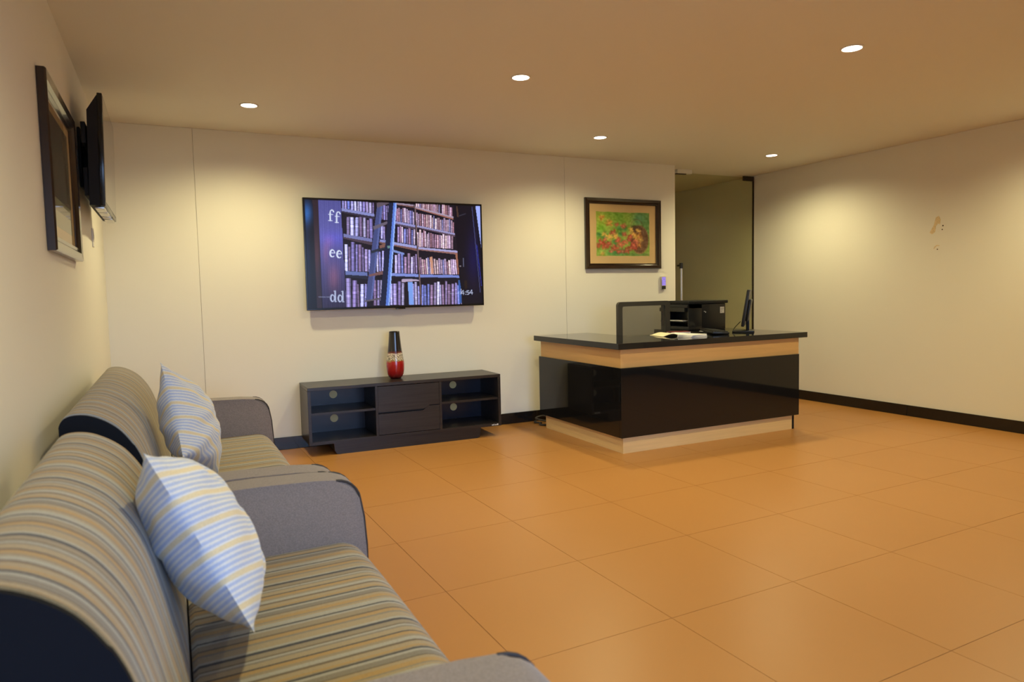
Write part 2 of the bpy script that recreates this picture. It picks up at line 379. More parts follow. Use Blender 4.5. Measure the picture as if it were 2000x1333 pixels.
# baseboards (black tiles with joints)
def baseboard(name, segs):
    root = None
    for k, d in enumerate(segs):
        if root is None: root = struct(bx(name, d, M['base'], bev=0.002, seg=1))
        else: bx('baseboard_tile', d, M['base'], root, bev=0.002, seg=1)
baseboard('baseboard_back', [(XL+0.013, 0.4335, YB-0.012, YB, 0, HB)]+[(0.435+k*1.218, min(0.435+(k+1)*1.218-0.0015, XD), YB-0.012, YB, 0, HB) for k in range(4) if 0.435+k*1.218 < XD-0.1])
baseboard('baseboard_right', [(XR-0.012, XR, a, b-0.0015, 0, HB) for a, b in ((YR+0.013, 1.442), (1.442, 2.642), (2.642, 3.842), (3.842, 5.042), (5.042, 6.242), (6.242, YC))])
baseboard('baseboard_left', [(XL, XL+0.012, a, b-0.0015, 0, HB) for a, b in ((-1.9, -0.7), (-0.7, 0.5), (0.5, 1.7), (1.7, 2.9), (2.9, 4.1), (4.1, YB))])
baseboard('baseboard_rear', [(a, b-0.0015, YR, YR+0.012, 0, HB) for a, b in ((XS, 3.4), (3.4, 4.6), (4.6, XR-0.012))])

# ------------------------------------------------------------------ glass door
dr = struct(bx('door_1', (4.50, XR-0.012, YG, YG+0.010, 0.012, H-0.022), M['doorglass']))
b = bmesh.new(); box(b, XR-0.165, XR-0.012, YG-0.012, YG-0.0005, H-0.062, H-0.012, 0.002); cyl(b, (XR-0.13, YG-0.016, H-0.037), (XR-0.13, YG-0.010, H-0.037), 0.012)
obj('patch_fitting', b, M['bronze'], dr, smooth=True)
b = bmesh.new(); box(b, XR-0.165, XR-0.012, YG-0.012, YG-0.0005, 0.01, 0.06, 0.002); obj('patch_fitting', b, M['bronze'], dr, smooth=True)
bx('door_edge_seal', (XR-0.012, XR-0.002, YG-0.003, YG+0.013, 0.0, H-0.02), M['bronze'], dr)
hd = bmesh.new(); cyl(hd, (4.650, YG-0.055, 0.62), (4.650, YG-0.055, 1.37), 0.013); obj('pull_handle', hd, M['steel'], dr, smooth=True)
hd = bmesh.new()
for z in (0.60, 1.345): cyl(hd, (4.650, YG-0.055, z), (4.650, YG-0.055, z+0.055), 0.018); cyl(hd, (4.650, YG-0.055, z+0.03), (4.650, YG-0.001, z+0.03), 0.010)
obj('handle_cap', hd, M['black'], dr, smooth=True)
lk = thing('door_lock_housing', 'pale box of the door lock under the ceiling above the glass door', 'door lock', (4.69, YG-0.04, H-0.045))
bx('housing', (4.60, 4.785, YG-0.065, YG-0.018, H-0.040, H-0.0005), M['white'], lk, bev=0.002)
bx('strike_plate', (4.60, 4.72, YG-0.055, YG-0.025, H-0.048, H-0.040), M['bronze'], lk)

# ------------------------------------------------------------------ downlights (lit lamps of the place)
LAMPS = [(0.504, 4.629, 'lit round ceiling downlight nearest the wall-mounted screen on the left wall'),
         (3.07, 4.615, 'lit round ceiling downlight near the back wall, above the reception desk'),
         (4.96, 4.68, 'lit round ceiling downlight close to the glass door and the right wall'),
         (1.81, 3.499, 'lit round ceiling downlight in the middle of the room, left of the largest one'),
         (3.142, 2.447, 'largest lit round ceiling downlight, nearest the top right of the picture'),
         (4.96, 2.447, 'lit round ceiling downlight beside the right wall, away from the glass door'),
         (0.62, 1.30, 'lit round ceiling downlight above the nearer sofa by the left wall')]
for x, y, lab in LAMPS:
    t = thing('downlight', lab, 'ceiling light', (x, y, H-0.006), 0, 'ceiling downlights')
    b = bmesh.new()
    prof = [(0.056, 0.006), (0.056, 0.003), (0.053, 0.0), (0.0465, 0.001), (0.0465, 0.006)]
    rings = [[b.verts.new((r*math.cos(k*math.pi/18), r*math.sin(k*math.pi/18), z)) for k in range(36)] for r, z in prof]
    for a, c in zip(rings, rings[1:]+rings[:1]):
        for k in range(36): b.faces.new((a[k], a[(k+1) % 36], c[(k+1) % 36], c[k]))
    obj('trim_ring', b, M['trimwhite'], t, smooth=True, local=True)
    b = bmesh.new(); cyl(b, (0, 0, 0.0015), (0, 0, 0.0055), 0.046, seg=36); obj('diffuser', b, M['lamp_on'], t, local=True)
    ld = bpy.data.lights.new('downlight_beam', 'SPOT'); ld.energy = LAMP_W; ld.color = LAMP_COL
    ld.spot_size = math.radians(156); ld.spot_blend = 0.8; ld.shadow_soft_size = 0.045
    lo = bpy.data.objects.new('downlight_beam', ld); COL.objects.link(lo); lo.parent = t; lo.location = (0, 0, -0.012)

# ------------------------------------------------------------------ reception desk
X0, X1, Y0, Y1 = 2.735, 4.555, 3.92, 5.15
dk = thing('reception_desk', 'reception desk with black granite top, light wood bands and glossy black panels', 'desk', ((X0+X1)/2, (Y0+Y1)/2, 0))
tp = bmesh.new()
prism(tp, [(X0, Y0), (X1, Y0), (X1, Y1), (3.99, Y1), (3.99, 4.54), (3.27, 4.54), (3.27, Y1), (X0, Y1)], 'z', 0.733, 0.775)
bmesh.ops.bevel(tp, geom=tp.edges[:], offset=0.002, segments=1, affect='EDGES')
obj('granite_top', tp, M['granite'], dk)
# wood carcass bands
xw0, xw1, yw0 = 2.775, 4.495, 3.955
bx('upper_front_band', (xw0, xw1, yw0, yw0+0.02, 0.597, 0.7325), M['lightwood'], dk)
bx('upper_side_band', (xw0, xw0+0.02, yw0+0.0205, 5.10, 0.597, 0.7325), M['lightwood'], dk)
bx('base_front_band', (2.79, 4.425, 3.955, 3.975, 0.0, 0.128), M['palewood'], dk)
bx('base_side_band', (2.79, 2.81, 3.9755, 5.06, 0.0, 0.128), M['palewood'], dk)
bx('black_front_panel', (2.7605, 4.475, 3.930, 3.952, 0.115, 0.603), M['black_gloss'], dk, bev=0.001, seg=1)
bx('black_side_panel', (2.76, 2.782, 3.9525, 5.11, 0.115, 0.603), M['black_gloss'], dk, bev=0.001, seg=1)
bx('inner_front_board', (2.80, 4.47, 3.976, 3.994, 0.02, 0.7325), M['blackmatte'], dk)
bx('inner_side_board', (2.811, 2.829, 3.995, 5.09, 0.02, 0.7325), M['blackmatte'], dk)
bx('end_panel', (4.434, 4.452, 3.995, 5.12, 0.0, 0.7325), M['blackmatte'], dk)
bx('leg', (4.434, 4.452, 3.958, 3.9945, 0.0, 0.12), M['blackmatte'], dk)
bx('leg', (3.20, 3.24, 5.06, 5.10, 0.0, 0.7325), M['blackmatte'], dk)
bx('leg', (4.02, 4.06, 5.06, 5.10, 0.0, 0.7325), M['blackmatte'], dk)

# ------------------------------------------------------------------ office chair
ch = thing('office_chair', 'grey office chair with see-through mesh back behind the reception desk', 'chair', (3.57, 4.62, 0))
def rounded(x0, x1, z0, z1, r, n=5):
    pts = []
    for cx, cz, a0 in ((x1-r, z1-r, 0), (x0+r, z1-r, 90), (x0+r, z0+r, 180), (x1-r, z0+r, 270)):
        for k in range(n+1): a = math.radians(a0+90*k/n); pts.append((cx+r*math.cos(a), cz+r*math.sin(a)))
    return pts
def ring_prism(bm, outer, inner, ya, yb):
    n = len(outer); A = [[bm.verts.new((q[0], y, q[1])) for q in P] for P, y in ((outer, ya), (inner, ya), (inner, yb), (outer, yb))]
    for a, c in zip(A, A[1:]+A[:1]):
        for k in range(n): bm.faces.new((a[k], a[(k+1) % n], c[(k+1) % n], c[k]))
b = bmesh.new(); ring_prism(b, rounded(3.305, 3.84, 0.56, 1.042, 0.03), rounded(3.348, 3.790, 0.60, 1.005, 0.015), 4.735, 4.765); obj('back_frame', b, M['plasticgrey'], ch, smooth=True)
bx('mesh_back', (3.345, 3.793, 4.748, 4.752, 0.597, 1.008), M['meshback'], ch)
bx('seat', (3.33, 3.82, 4.24, 4.72, 0.43, 0.50), M['plasticgrey'], ch, bev=0.025, seg=3)
bx('back_spine', (3.545, 3.60, 4.715, 4.785, 0.40, 0.62), M['black'], ch, bev=0.006)
for x in (3.29, 3.815):
    b = bmesh.new(); box(b, x, x+0.045, 4.36, 4.62, 0.645, 0.672, 0.008); box(b, x+0.008, x+0.037, 4.47, 4.52, 0.44, 0.65, 0.004); obj('armrest', b, M['black'], ch, smooth=True)
b = bmesh.new(); cyl(b, (3.57, 4.5, 0.10), (3.57, 4.5, 0.43), 0.028); obj('gas_lift', b, M['black'], ch, smooth=True)
for k in range(5):
    a = math.radians(90+72*k); d = Vector((math.cos(a), math.sin(a), 0)); c = Vector((3.57, 4.5, 0))
    b = bmesh.new(); cyl(b, c+Vector((0, 0, 0.11)), c+d*0.27+Vector((0, 0, 0.07)), 0.024, 0.014, 10); leg = obj('base_leg', b, M['black'], ch, smooth=True)
    b = bmesh.new(); s = Vector((-d.y, d.x, 0))*0.02; e = c+d*0.27+Vector((0, 0, 0.028)); cyl(b, e-s, e+s, 0.028, seg=16); obj('caster', b, M['black'], leg.parent, smooth=True)

# ------------------------------------------------------------------ things on the desk
ZT = 0.775
pr = thing('printer', 'black printer with open output tray and a white sticker on the reception desk', 'printer', (4.24, 4.92, ZT))
b = bmesh.new()
box(b, 4.17, 4.45, 4.72, 5.10, ZT, 1.005, 0.006); box(b, 4.03, 4.18, 4.72, 4.735, ZT+0.03, 1.005, 0.004); box(b, 4.03, 4.18, 5.085, 5.10, ZT+0.03, 1.005, 0.004); box(b, 4.03, 4.18, 4.72, 5.10, ZT, ZT+0.035, 0.004); box(b, 4.03, 4.18, 4.72, 5.10, 0.965, 1.005, 0.004)
obj('body', b, M['black'], pr, smooth=True)
bx('scanner_lid', (4.02, 4.465, 4.705, 5.11, 1.006, 1.032), M['blackmatte'], pr, bev=0.005)
bx('output_tray', (4.0, 4.165, 4.75, 5.07, ZT+0.075, ZT+0.082), M['black'], pr)
bx('paper_sheet', (4.01, 4.165, 4.78, 5.04, ZT+0.0825, ZT+0.086), M['paper'], pr)
bx('sticker', (4.385, 4.432, 4.7185, 4.7198, 0.918, 0.973), M['paper'], pr)
b = bmesh.new()
for k in range(3): box(b, 4.392, 4.425-0.008*k, 4.7178, 4.7184, 0.958-0.014*k, 0.961-0.014*k)
obj('sticker_print', b, M['blackmatte'], pr)
bx('control_panel', (4.0, 4.03, 4.74, 5.08, 0.94, 0.975), M['bezel'], pr)
b = bmesh.new(); box(b, 4.20, 4.212, 4.7185, 4.7198, 0.935, 0.941); box(b, 4.215, 4.223, 4.7185, 4.7198, 0.926, 0.937); obj('reflective_badge', b, M['white'], pr)

# monitor: seen from its side, screen turned to the chair
mo = thing('computer_monitor', 'black flat computer monitor on a stand at the right end of the desk', 'monitor', (4.235, 4.30, ZT), math.radians(223))
# local: x = width, screen faces local -y
b = bmesh.new(); box(b, -0.105, 0.105, -0.075, 0.095, 0, 0.014, 0.004); obj('stand_base', b, M['black'], mo, smooth=True, local=True)
b = bmesh.new(); box(b, -0.03, 0.03, 0.030, 0.055, 0.012, 0.215, 0.004); obj('stand_neck', b, M['black'], mo, smooth=True, local=True)
tilt = Matrix.Translation((0, 0.01, 0.055)) @ Matrix.Rotation(math.radians(-9), 4, 'X')
b = bmesh.new(); box(b, -0.25, 0.25, -0.010, 0.012, 0, 0.295, 0.004); t_ = bmesh.new(); box(t_, -0.17, 0.17, 0.012, 0.034, 0.04, 0.22, 0.01); merge(b, t_); b.transform(tilt); obj('display_housing', b, M['black'], mo, smooth=True, local=True)
b = bmesh.new(); box(b, -0.24, 0.24, -0.0112, -0.0102, 0.018, 0.285); b.transform(tilt); obj('screen', b, M['offscreen'], mo, local=True)

kb = thing('keyboard', 'black keyboard propped at a slant on the desk beside the papers', 'keyboard', (3.955, 4.325, ZT+0.001), math.radians(62))
tl = Matrix.Translation((0, 0, 0.004)) @ Matrix.Rotation(math.radians(4), 4, 'X')
b = bmesh.new(); box(b, -0.21, 0.21, -0.065, 0.065, 0.0, 0.018, 0.004); b.transform(tl); obj('case', b, M['black'], kb, smooth=True, local=True)
b = bmesh.new()
for r in range(5):
    for k in range(16): box(b, -0.2+k*0.025, -0.2+k*0.025+0.021, -0.056+r*0.0225, -0.056+r*0.0225+0.019, 0.018, 0.024)
b.transform(tl); ko = obj('keys', b, M['blackmatte'], kb, local=True); ko['kind'] = 'stuff'
# open notebook + stack
nb = thing('open_notebook', 'open notebook with curled cream pages lying on the desk', 'notebook', (3.56, 4.345, ZT), math.radians(-12))
def page(name, x0, x1, sgn, m, th, lift):
    b = bmesh.new(); n = 10; A = []
    for i in range(n+1):
        s = i/n; x = x0+(x1-x0)*s; z = lift*math.sin(math.pi*min(1, s*1.1))*(1-0.4*s)+0.004
        A.append((x, z))
    prism(b, [(x, z) for x, z in A]+[(x, z-th) for x, z in A[::-1]], 'y', -0.105, 0.105)
    obj(name, b, m, nb, smooth=True, local=True)
page('page_block', 0.0, -0.155, -1, M['cream_paper'], 0.0035, 0.022); page('page_block', 0.0, 0.155, 1, M['paper'], 0.0035, 0.016)
bk = thing('book', 'dark red covered book under the papers on the desk', 'book', (3.715, 4.475, ZT), math.radians(-10))
for nm, d, m in (('cover', (-0.085, 0.085, -0.05, 0.05, 0.0, 0.003), 'red_cover'), ('page_block', (-0.08, 0.083, -0.047, 0.047, 0.003, 0.016), 'paper'), ('cover', (-0.085, 0.085, -0.05, 0.05, 0.016, 0.019), 'red_cover')):
    bx(nm, d, M[m], bk, local=True)
ps = thing('paper_stack', 'thick stack of white papers at the front of the desktop', 'papers', (3.56, 4.13, ZT), math.radians(8))
for k, dz in enumerate((0.0, 0.007, 0.013)):
    b = bmesh.new(); box(b, -0.085, 0.085, -0.07, 0.07, dz, dz+0.006); b.transform(Matrix.Rotation(math.radians(5*k-4), 4, 'Z')); obj('paper_bundle', b, M['paper'], ps, local=True)
tag(bx('loose_sheet', (4.06, 4.20, 4.50, 4.62, ZT, ZT+0.002), M['paper']), 'white loose sheet of paper lying between printer and monitor', 'paper')
def curve_pts(P, n=24):
    P = [Vector(p) for p in P]; P = [P[0]*2-P[1]]+P+[P[-1]*2-P[-2]]; out = []
    for i in range(1, len(P)-2):
        for k in range(n):
            t = k/n; a, b_, c, d = P[i-1], P[i], P[i+1], P[i+2]
            out.append(0.5*((2*b_)+(c-a)*t+(2*a-5*b_+4*c-d)*t*t+(3*b_-a-3*c+d)*t**3))
    return out+[P[-2]]
b = bmesh.new(); tube(b, curve_pts([(4.225, 4.31, 0.86), (4.17, 4.33, 0.800), (4.12, 4.27, 0.782), (4.10, 4.20, ZT+0.004), (4.09, 4.13, ZT+0.003), (4.14, 4.08, ZT+0.003)], 8), 0.003, 6)
tag(obj('monitor_cable', b, M['blackmatte'], smooth=True), 'thin black cable running from the monitor across the desktop', 'cable')
b = bmesh.new(); tube(b, curve_pts([(2.845, 5.34, 0.012), (2.80, 5.28, 0.012), (2.83, 5.22, 0.012), (2.79, 5.17, 0.011), (2.84, 5.13, 0.012), (2.90, 5.2, 0.05), (2.88, 5.28, 0.06), (2.82, 5.30, 0.04), (2.86, 5.18, 0.03), (2.95, 5.14, 0.012)], 8), 0.008, 6)
tag(obj('power_cable', b, M['plasticgrey'], smooth=True), 'coiled dark power cable on the floor between desk and back wall', 'cable')

# ------------------------------------------------------------------ television console
RZC = math.radians(-1.4)
cb = thing('tv_console', 'low dark wood television console with open shelves and two drawers', 'tv stand', (1.592, 5.177, 0), RZC)
w2, d2 = 0.745, 0.19
def cbx(n, d, m, **k): return bx(n, d, M[m], cb, local=True, **k)
zt, zb = 0.497, 0.084
cbx('top_board', (-w2, w2, -d2, d2, zt-0.024, zt), 'wenge', bev=0.0015, seg=1)
cbx('bottom_board', (-w2+0.022, w2-0.022, -d2, d2, zb, zb+0.022), 'wenge')
for x in (-w2, w2-0.022): cbx('side_board', (x, x+0.022, -d2, d2, zb, zt-0.0245), 'wenge', bev=0.001, seg=1)
for x in (-0.262, 0.232): cbx('divider', (x, x+0.018, -d2, d2-0.012, zb+0.0225, zt-0.0245), 'wenge')
cbx('back_board', (-w2+0.022, w2-0.022, d2-0.011, d2, zb+0.0225, zt-0.0245), 'wenge_back')
for x0, x1 in ((-w2+0.0225, -0.2625), (0.2505, w2-0.0225)): cbx('shelf', (x0, x1, -d2+0.012, d2-0.0115, 0.296, 0.312), 'wenge')
def capd(x, z):
    b = bmesh.new(); cyl(b, (x, d2-0.0165, z), (x, d2-0.0112, z), 0.030, seg=28); o = obj('cable_cap', b, M['cap'], cb, smooth=True, local=True, label='round beige cable cap')
for x in (-0.50, 0.475):
    for z in (0.390, 0.205): capd(x, z)
yf = -d2-0.0005
up = [(-0.2425, zt-0.028), (0.2305, zt-0.028), (0.2305, 0.303), (0.155, 0.303), (0.115, 0.277), (-0.2425, 0.277)]
lo_ = [(-0.2425, 0.264), (0.10, 0.264), (0.145, 0.297), (0.2305, 0.297), (0.2305, zb+0.026), (-0.2425, zb+0.026)]
for poly in (up, lo_):
    b = bmesh.new(); prism(b, poly, 'y', -d2+0.001, -d2+0.018); obj('drawer_front', b, M['wenge'], cb, local=True)
cbx('drawer_box', (-0.243, 0.231, -d2+0.0185, d2-0.03, zb+0.026, zt-0.03), 'blackmatte')
b = bmesh.new(); prism(b, [(-0.572, zb-0.0005), (0.572, zb-0.0005), (0.566, 0.030), (0.557, 0.010), (0.54, 0.0), (-0.54, 0.0), (-0.557, 0.010), (-0.566, 0.030)], 'y', -d2+0.012, d2-0.03); obj('plinth', b, M['wenge'], cb, local=True)
b = bmesh.new(); 
for k, wd in enumerate((0.012, 0.008, 0.010, 0.012)): box(b, 0.662+k*0.0145, 0.662+k*0.0145+wd, -d2-0.0012, -d2-0.0002, zb+0.006, zb+0.014+0.003*(k % 2))
obj('maker_mark', b, M['white'], cb, local=True, label='tiny pale maker mark')

# vase
def vase_mat():
    m = mat('vase_glaze', (0.3, 0.01, 0.01), 0.16, spec=0.5, coat=0.4); nt = m.node_tree; bs = nt.nodes['Principled BSDF']; L = nt.links.new
    tc = nt.nodes.new('ShaderNodeTexCoord'); sp = nt.nodes.new('ShaderNodeSeparateXYZ'); n = nt.nodes.new('ShaderNodeTexNoise'); n.inputs['Scale'].default_value = 30; n.inputs['Detail'].default_value = 4
    ma = nt.nodes.new('ShaderNodeMath'); ma.operation = 'MULTIPLY_ADD'; ma.inputs[1].default_value = 0.035
    rp = nt.nodes.new('ShaderNodeValToRGB'); cr = rp.color_ramp; cr.interpolation = 'LINEAR'
    S = [(0.0, (0.05, 0.002, 0.002)), (0.10, (0.28, 0.006, 0.008)), (0.36, (0.42, 0.012, 0.012)), (0.385, (0.42, 0.30, 0.12)), (0.40, (0.72, 0.64, 0.50)), (0.535, (0.66, 0.56, 0.44)), (0.55, (0.16, 0.03, 0.02)), (0.60, (0.012, 0.010, 0.016)), (1.0, (0.006, 0.006, 0.006))]
    cr.elements[0].position, cr.elements[1].position = 0, 1
    for p_, c in S[1:-1]: cr.elements.new(p_)
    for e, (p_, c) in zip(cr.elements, S): e.position = p_; e.color = c+(1,)
    dv = nt.nodes.new('ShaderNodeMath'); dv.operation = 'DIVIDE'; dv.inputs[1].default_value = 0.365
    sb = nt.nodes.new('ShaderNodeMath'); sb.operation = 'SUBTRACT'; sb.inputs[1].default_value = 0.018
    L(tc.outputs['Object'], sp.inputs[0]); L(tc.outputs['Object'], n.inputs[0]); L(n.outputs[0], ma.inputs[0]); L(sp.outputs[2], ma.inputs[2]); L(ma.outputs[0], sb.inputs[0]); L(sb.outputs[0], dv.inputs[0]); L(dv.outputs[0], rp.inputs[0])
    # crackled dark veins inside the pale band
    mp = nt.nodes.new('ShaderNodeMapping'); mp.inputs['Scale'].default_value = (55, 55, 110); v = nt.nodes.new('ShaderNodeTexVoronoi'); v.feature = 'DISTANCE_TO_EDGE'; v.inputs['Scale'].default_value = 1
    vr = nt.nodes.new('ShaderNodeMapRange'); vr.inputs[1].default_value = 0.02; vr.inputs[2].default_value = 0.22; vr.inputs[3].default_value = 0.12; vr.inputs[4].default_value = 1.25
    bd = nt.nodes.new('ShaderNodeMapRange'); bd.interpolation_type = 'SMOOTHSTEP'; bd.inputs[1].default_value = 0.36; bd.inputs[2].default_value = 0.40
    bd2 = nt.nodes.new('ShaderNodeMapRange'); bd2.interpolation_type = 'SMOOTHSTEP'; bd2.inputs[1].default_value = 0.55; bd2.inputs[2].default_value = 0.50
    mu = nt.nodes.new('ShaderNodeMath'); mu.operation = 'MULTIPLY'; mx = nt.nodes.new('ShaderNodeMix'); mx.inputs['A'].default_value = 1.0
    sc = nt.nodes.new('ShaderNodeVectorMath'); sc.operation = 'SCALE'
    L(tc.outputs['Object'], mp.inputs[0]); L(mp.outputs[0], v.inputs[0]); L(v.outputs[0], vr.inputs[0]); L(dv.outputs[0], bd.inputs[0]); L(dv.outputs[0], bd2.inputs[0])
    L(bd.outputs[0], mu.inputs[0]); L(bd2.outputs[0], mu.inputs[1]); L(mu.outputs[0], mx.inputs['Factor']); L(vr.outputs[0], mx.inputs['B'])
    L(rp.outputs[0], sc.inputs[0]); L(mx.outputs[0], sc.inputs['Scale']); L(sc.outputs[0], bs.inputs['Base Color'])
    return m
b = bmesh.new()
lathe(b, [(0.034, 0.0), (0.040, 0.002), (0.052, 0.016), (0.062, 0.038), (0.067, 0.065), (0.069, 0.095), (0.0685, 0.12), (0.065, 0.145), (0.0605, 0.175), (0.056, 0.205), (0.051, 0.24), (0.0465, 0.285), (0.0425, 0.33), (0.0405, 0.355), (0.0405, 0.362), (0.0385, 0.365), (0.034, 0.364), (0.034, 0.33), (0.036, 0.2), (0.03, 0.19)], 48)
vs = obj('vase', b, vase_mat(), smooth=True, local=True); vs.location = (1.546, 5.20, zt)
tag(vs, 'tall ceramic vase, black above, crackled white middle, red below, on the console', 'vase')

# ------------------------------------------------------------------ big television with the library picture
tvx0, tvx1, tvz0, tvz1, tvy = 0.918, 2.356, 1.040, 1.873, 5.305
tv = thing('wall_television', 'large wall television showing a library bookcase with a ladder', 'television', ((tvx0+tvx1)/2, tvy+0.03, tvz0))
bx('housing', (tvx0, tvx1, tvy, tvy+0.028, tvz0, tvz1), M['bezel'], tv, bev=0.002, seg=1)
bx('rear_bulge', (tvx0+0.2, tvx1-0.2, tvy+0.0285, tvy+0.052, tvz0+0.06, tvz1-0.25), M['blackmatte'], tv, bev=0.004)
bx('wall_bracket', (1.40, 1.88, tvy+0.053, YB-0.001, 1.25, 1.62), M['blackmatte'], tv)
bx('sensor_window', (1.60, 1.675, tvy-0.001, tvy+0.02, tvz0-0.010, tvz0-0.0003), M['bezel'], tv, bev=0.002)

def library_picture(nx=400, ny=228):
    rng = np.random.RandomState(5)
    Hm = homog([(0, 0), (1, 0), (1, 1), (0, 1)], [(155, 100), (1808, 148), (1825, 1072), (190, 1132)])
    u, v = np.meshgrid(np.linspace(0, 1, nx), np.linspace(0, 1, ny))
    w = Hm[2, 0]*u+Hm[2, 1]*v+1
    X = (Hm[0, 0]*u+Hm[0, 1]*v+Hm[0, 2])/w; Y = (Hm[1, 0]*u+Hm[1, 1]*v+Hm[1, 2])/w
    I = np.zeros((ny, nx, 3)); I[:] = (9, 8, 15)
    nz = rng.rand(ny, nx, 1)
    def fill(poly, col, alpha=1.0):
        m_ = inpoly(X, Y, poly); I[m_] = I[m_]*(1-alpha)+np.array(col, float)*alpha
    # left glow and brown door edge
    gl = np.exp(-((X-185)/55)**2-((Y-235)/110)**2)[..., None]; I += gl*np.array((30, 75, 120))
    gl = np.exp(-((X-170)/40)**2-((Y-600)/400)**2)[..., None]; I += gl*np.array((4, 18, 34))
    fill([(238, 110), (292, 110), (318, 1120), (275, 1120)], (44, 30, 36))
    gl = np.exp(-((X-275)/25)**2-((Y-620)/200)**2)[..., None]; I += gl*np.array((28, 12, 8))
    # blue-violet pilaster
    pm = inpoly(X, Y, [(290, 110), (500, 115), (545, 1110), (322, 1120)])
    t = np.clip((Y-110)/1000, 0, 1)[..., None]
    colr = np.where(t < 0.35, np.array((78, 76, 128))+(t/0.35)*np.array((12, 10, 18)), np.array((90, 86, 146))*(1-(t-0.35)/0.65)+np.array((42, 36, 58))*((t-0.35)/0.65))
    grain = (np.sin(X*0.35+3*np.sin(Y*0.004))*4+rng.randn(nx)[None, :]*3)[..., None]
    I[pm] = (colr+grain)[pm]
    for cx, cy, sx, sy, c in ((430, 830, 55, 130, (48, 18, 6)), (360, 600, 30, 120, (30, 8, 0)), (400, 500, 40, 60, (22, 6, 0)), (430, 470, 130, 70, (0, 0, 22))):
        gl = np.exp(-((X-cx)/sx)**2-((Y-cy)/sy)**2)[..., None]; I[pm] += (gl*np.array(c))[pm]
    # bookcase interior
    fill([(505, 112), (1590, 150), (1640, 1075), (545, 1108)], (24, 20, 30))
    pal = [(176, 162, 190), (146, 128, 156), (160, 140, 156), (204, 192, 208), (136, 114, 134), (164, 140, 152), (122, 128, 172), (190, 176, 198), (146, 116, 128), (202, 184, 184)]
    def books(xa, xb, yb, h, wmin, wmax, tint=(1, 1, 1), lean=0.0, dark=0.05, seed=0):
        rs = np.random.RandomState(seed); x = xa
        while x < xb-4:
            bw = rs.uniform(wmin, wmax)
            if x+bw > xb: bw = xb-x
            if rs.rand() > dark:
                s = (x-xa)/(xb-xa); ybm = yb[0]+(yb[1]-yb[0])*s; hh = (h[0]+(h[1]-h[0])*s)*rs.uniform(0.8, 1.0); sl = lean+rs.uniform(-0.02, 0.03)
                c = np.array(pal[rs.randint(len(pal))])*np.array(tint)*rs.uniform(0.85, 1.22)
                poly = [(x-sl*hh, ybm-hh), (x+bw*0.86-sl*hh, ybm-hh), (x+bw*0.86, ybm), (x, ybm)]
                m_ = inpoly(X, Y, poly)
                if m_.any():
                    loc = (X-(x-sl*(ybm-Y)))/bw
                    sh = 0.50+0.62*np.exp(-((loc-0.38)/0.30)**2)
                    bands = 1-0.12*(np.sin((Y-ybm)*0.16+rs.rand()*6) > 0.82)+0.22*((np.abs(((Y-ybm)/hh)+rs.uniform(0.3, 0.7)) < 0.035))
                    I[m_] = (c*(sh*bands)[..., None])[m_]
            x += bw
    bl, wm = (0.90, 0.92, 1.10), (1.08, 0.96, 0.94)
    books(512, 812, (188, 240), (110, 110), 18, 34, bl, seed=1); books(520, 805, (428, 470), (185, 195), 22, 46, bl, seed=2)
    books(535, 780, (770, 778), (285, 230), 22, 44, bl, seed=3); books(545, 740, (1108, 1100), (270, 255), 28, 56, bl, seed=4)
    books(880, 950, (290, 300), (150, 140), 16, 26, bl, seed=5); books(870, 920, (470, 480), (130, 120), 16, 26, bl, seed=6); books(830, 900, (775, 770), (200, 190), 22, 34, bl, seed=7); books(800, 880, (1090, 1085), (240, 235), 22, 34, bl, seed=8)
    books(1010, 1185, (300, 335), (138, 140), 14, 24, (1.05, .95, 1), seed=9); books(1000, 1195, (495, 525), (160, 155), 15, 28, (1.0, .95, 1.05), seed=10)
    books(975, 1215, (785, 790), (185, 190), 22, 36, (1.0, 1.0, 1.1), seed=11); books(955, 1235, (1085, 1080), (235, 215), 24, 44, bl, seed=12)
    books(1200, 1545, (168, 262), (70, 105), 12, 20, (1.1, .95, .9), seed=13, dark=.05); books(1200, 1560, (338, 412), (118, 125), 12, 22, wm, seed=14, dark=.05)
    books(1205, 1570, (540, 560), (165, 130), 13, 24, wm, seed=15, dark=.06); books(1225, 1590, (795, 795), (170, 140), 14, 26, (1.08, .98, .98), lean=0.06, seed=16, dark=.06)
    books(1245, 1625, (1085, 1075), (230, 220), 20, 38, (0.98, 0.98, 1.1), seed=17)
    fill([(1120, 870), (1165, 870), (1172, 1080), (1130, 1080)], (118, 150, 205)); fill([(1590, 850), (1612, 850), (1622, 1060), (1600, 1060)], (50, 84, 140)); fill([(1325, 635), (1350, 632), (1362, 790), (1340, 790)], (196, 138, 108))
    fill([(1060, 845), (1220, 830), (1225, 858), (1065, 872)], (170, 150, 165))
    # shelves: lit edge plus warm underside
    def shelf(x0, y0, x1, y1, th, c, under=None):
        if under: fill([(x0, y0+th), (x1, y1+th), (x1, y1+th*2.0), (x0, y0+th*1.5)], under)
        fill([(x0, y0), (x1, y1), (x1, y1+th), (x0, y0+th)], c)
    sc_, un = (128, 130, 172), (72, 56, 66)
    shelf(510, 188, 812, 238, 26, sc_, (50, 44, 58)); shelf(523, 425, 790, 470, 30, (112, 112, 152), un); shelf(540, 772, 745, 782, 34, (96, 106, 150), (34, 36, 50))
    shelf(860, 474, 915, 482, 24, sc_, (110, 74, 62)); shelf(1020, 132, 1182, 150, 14, (150, 130, 140), (110, 74, 66))
    shelf(1008, 303, 1195, 338, 22, (140, 136, 176), (80, 66, 76)); shelf(990, 498, 1207, 532, 24, (150, 148, 186), (122, 84, 76)); shelf(968, 788, 1237, 796, 26, (122, 134, 186), (28, 30, 42))
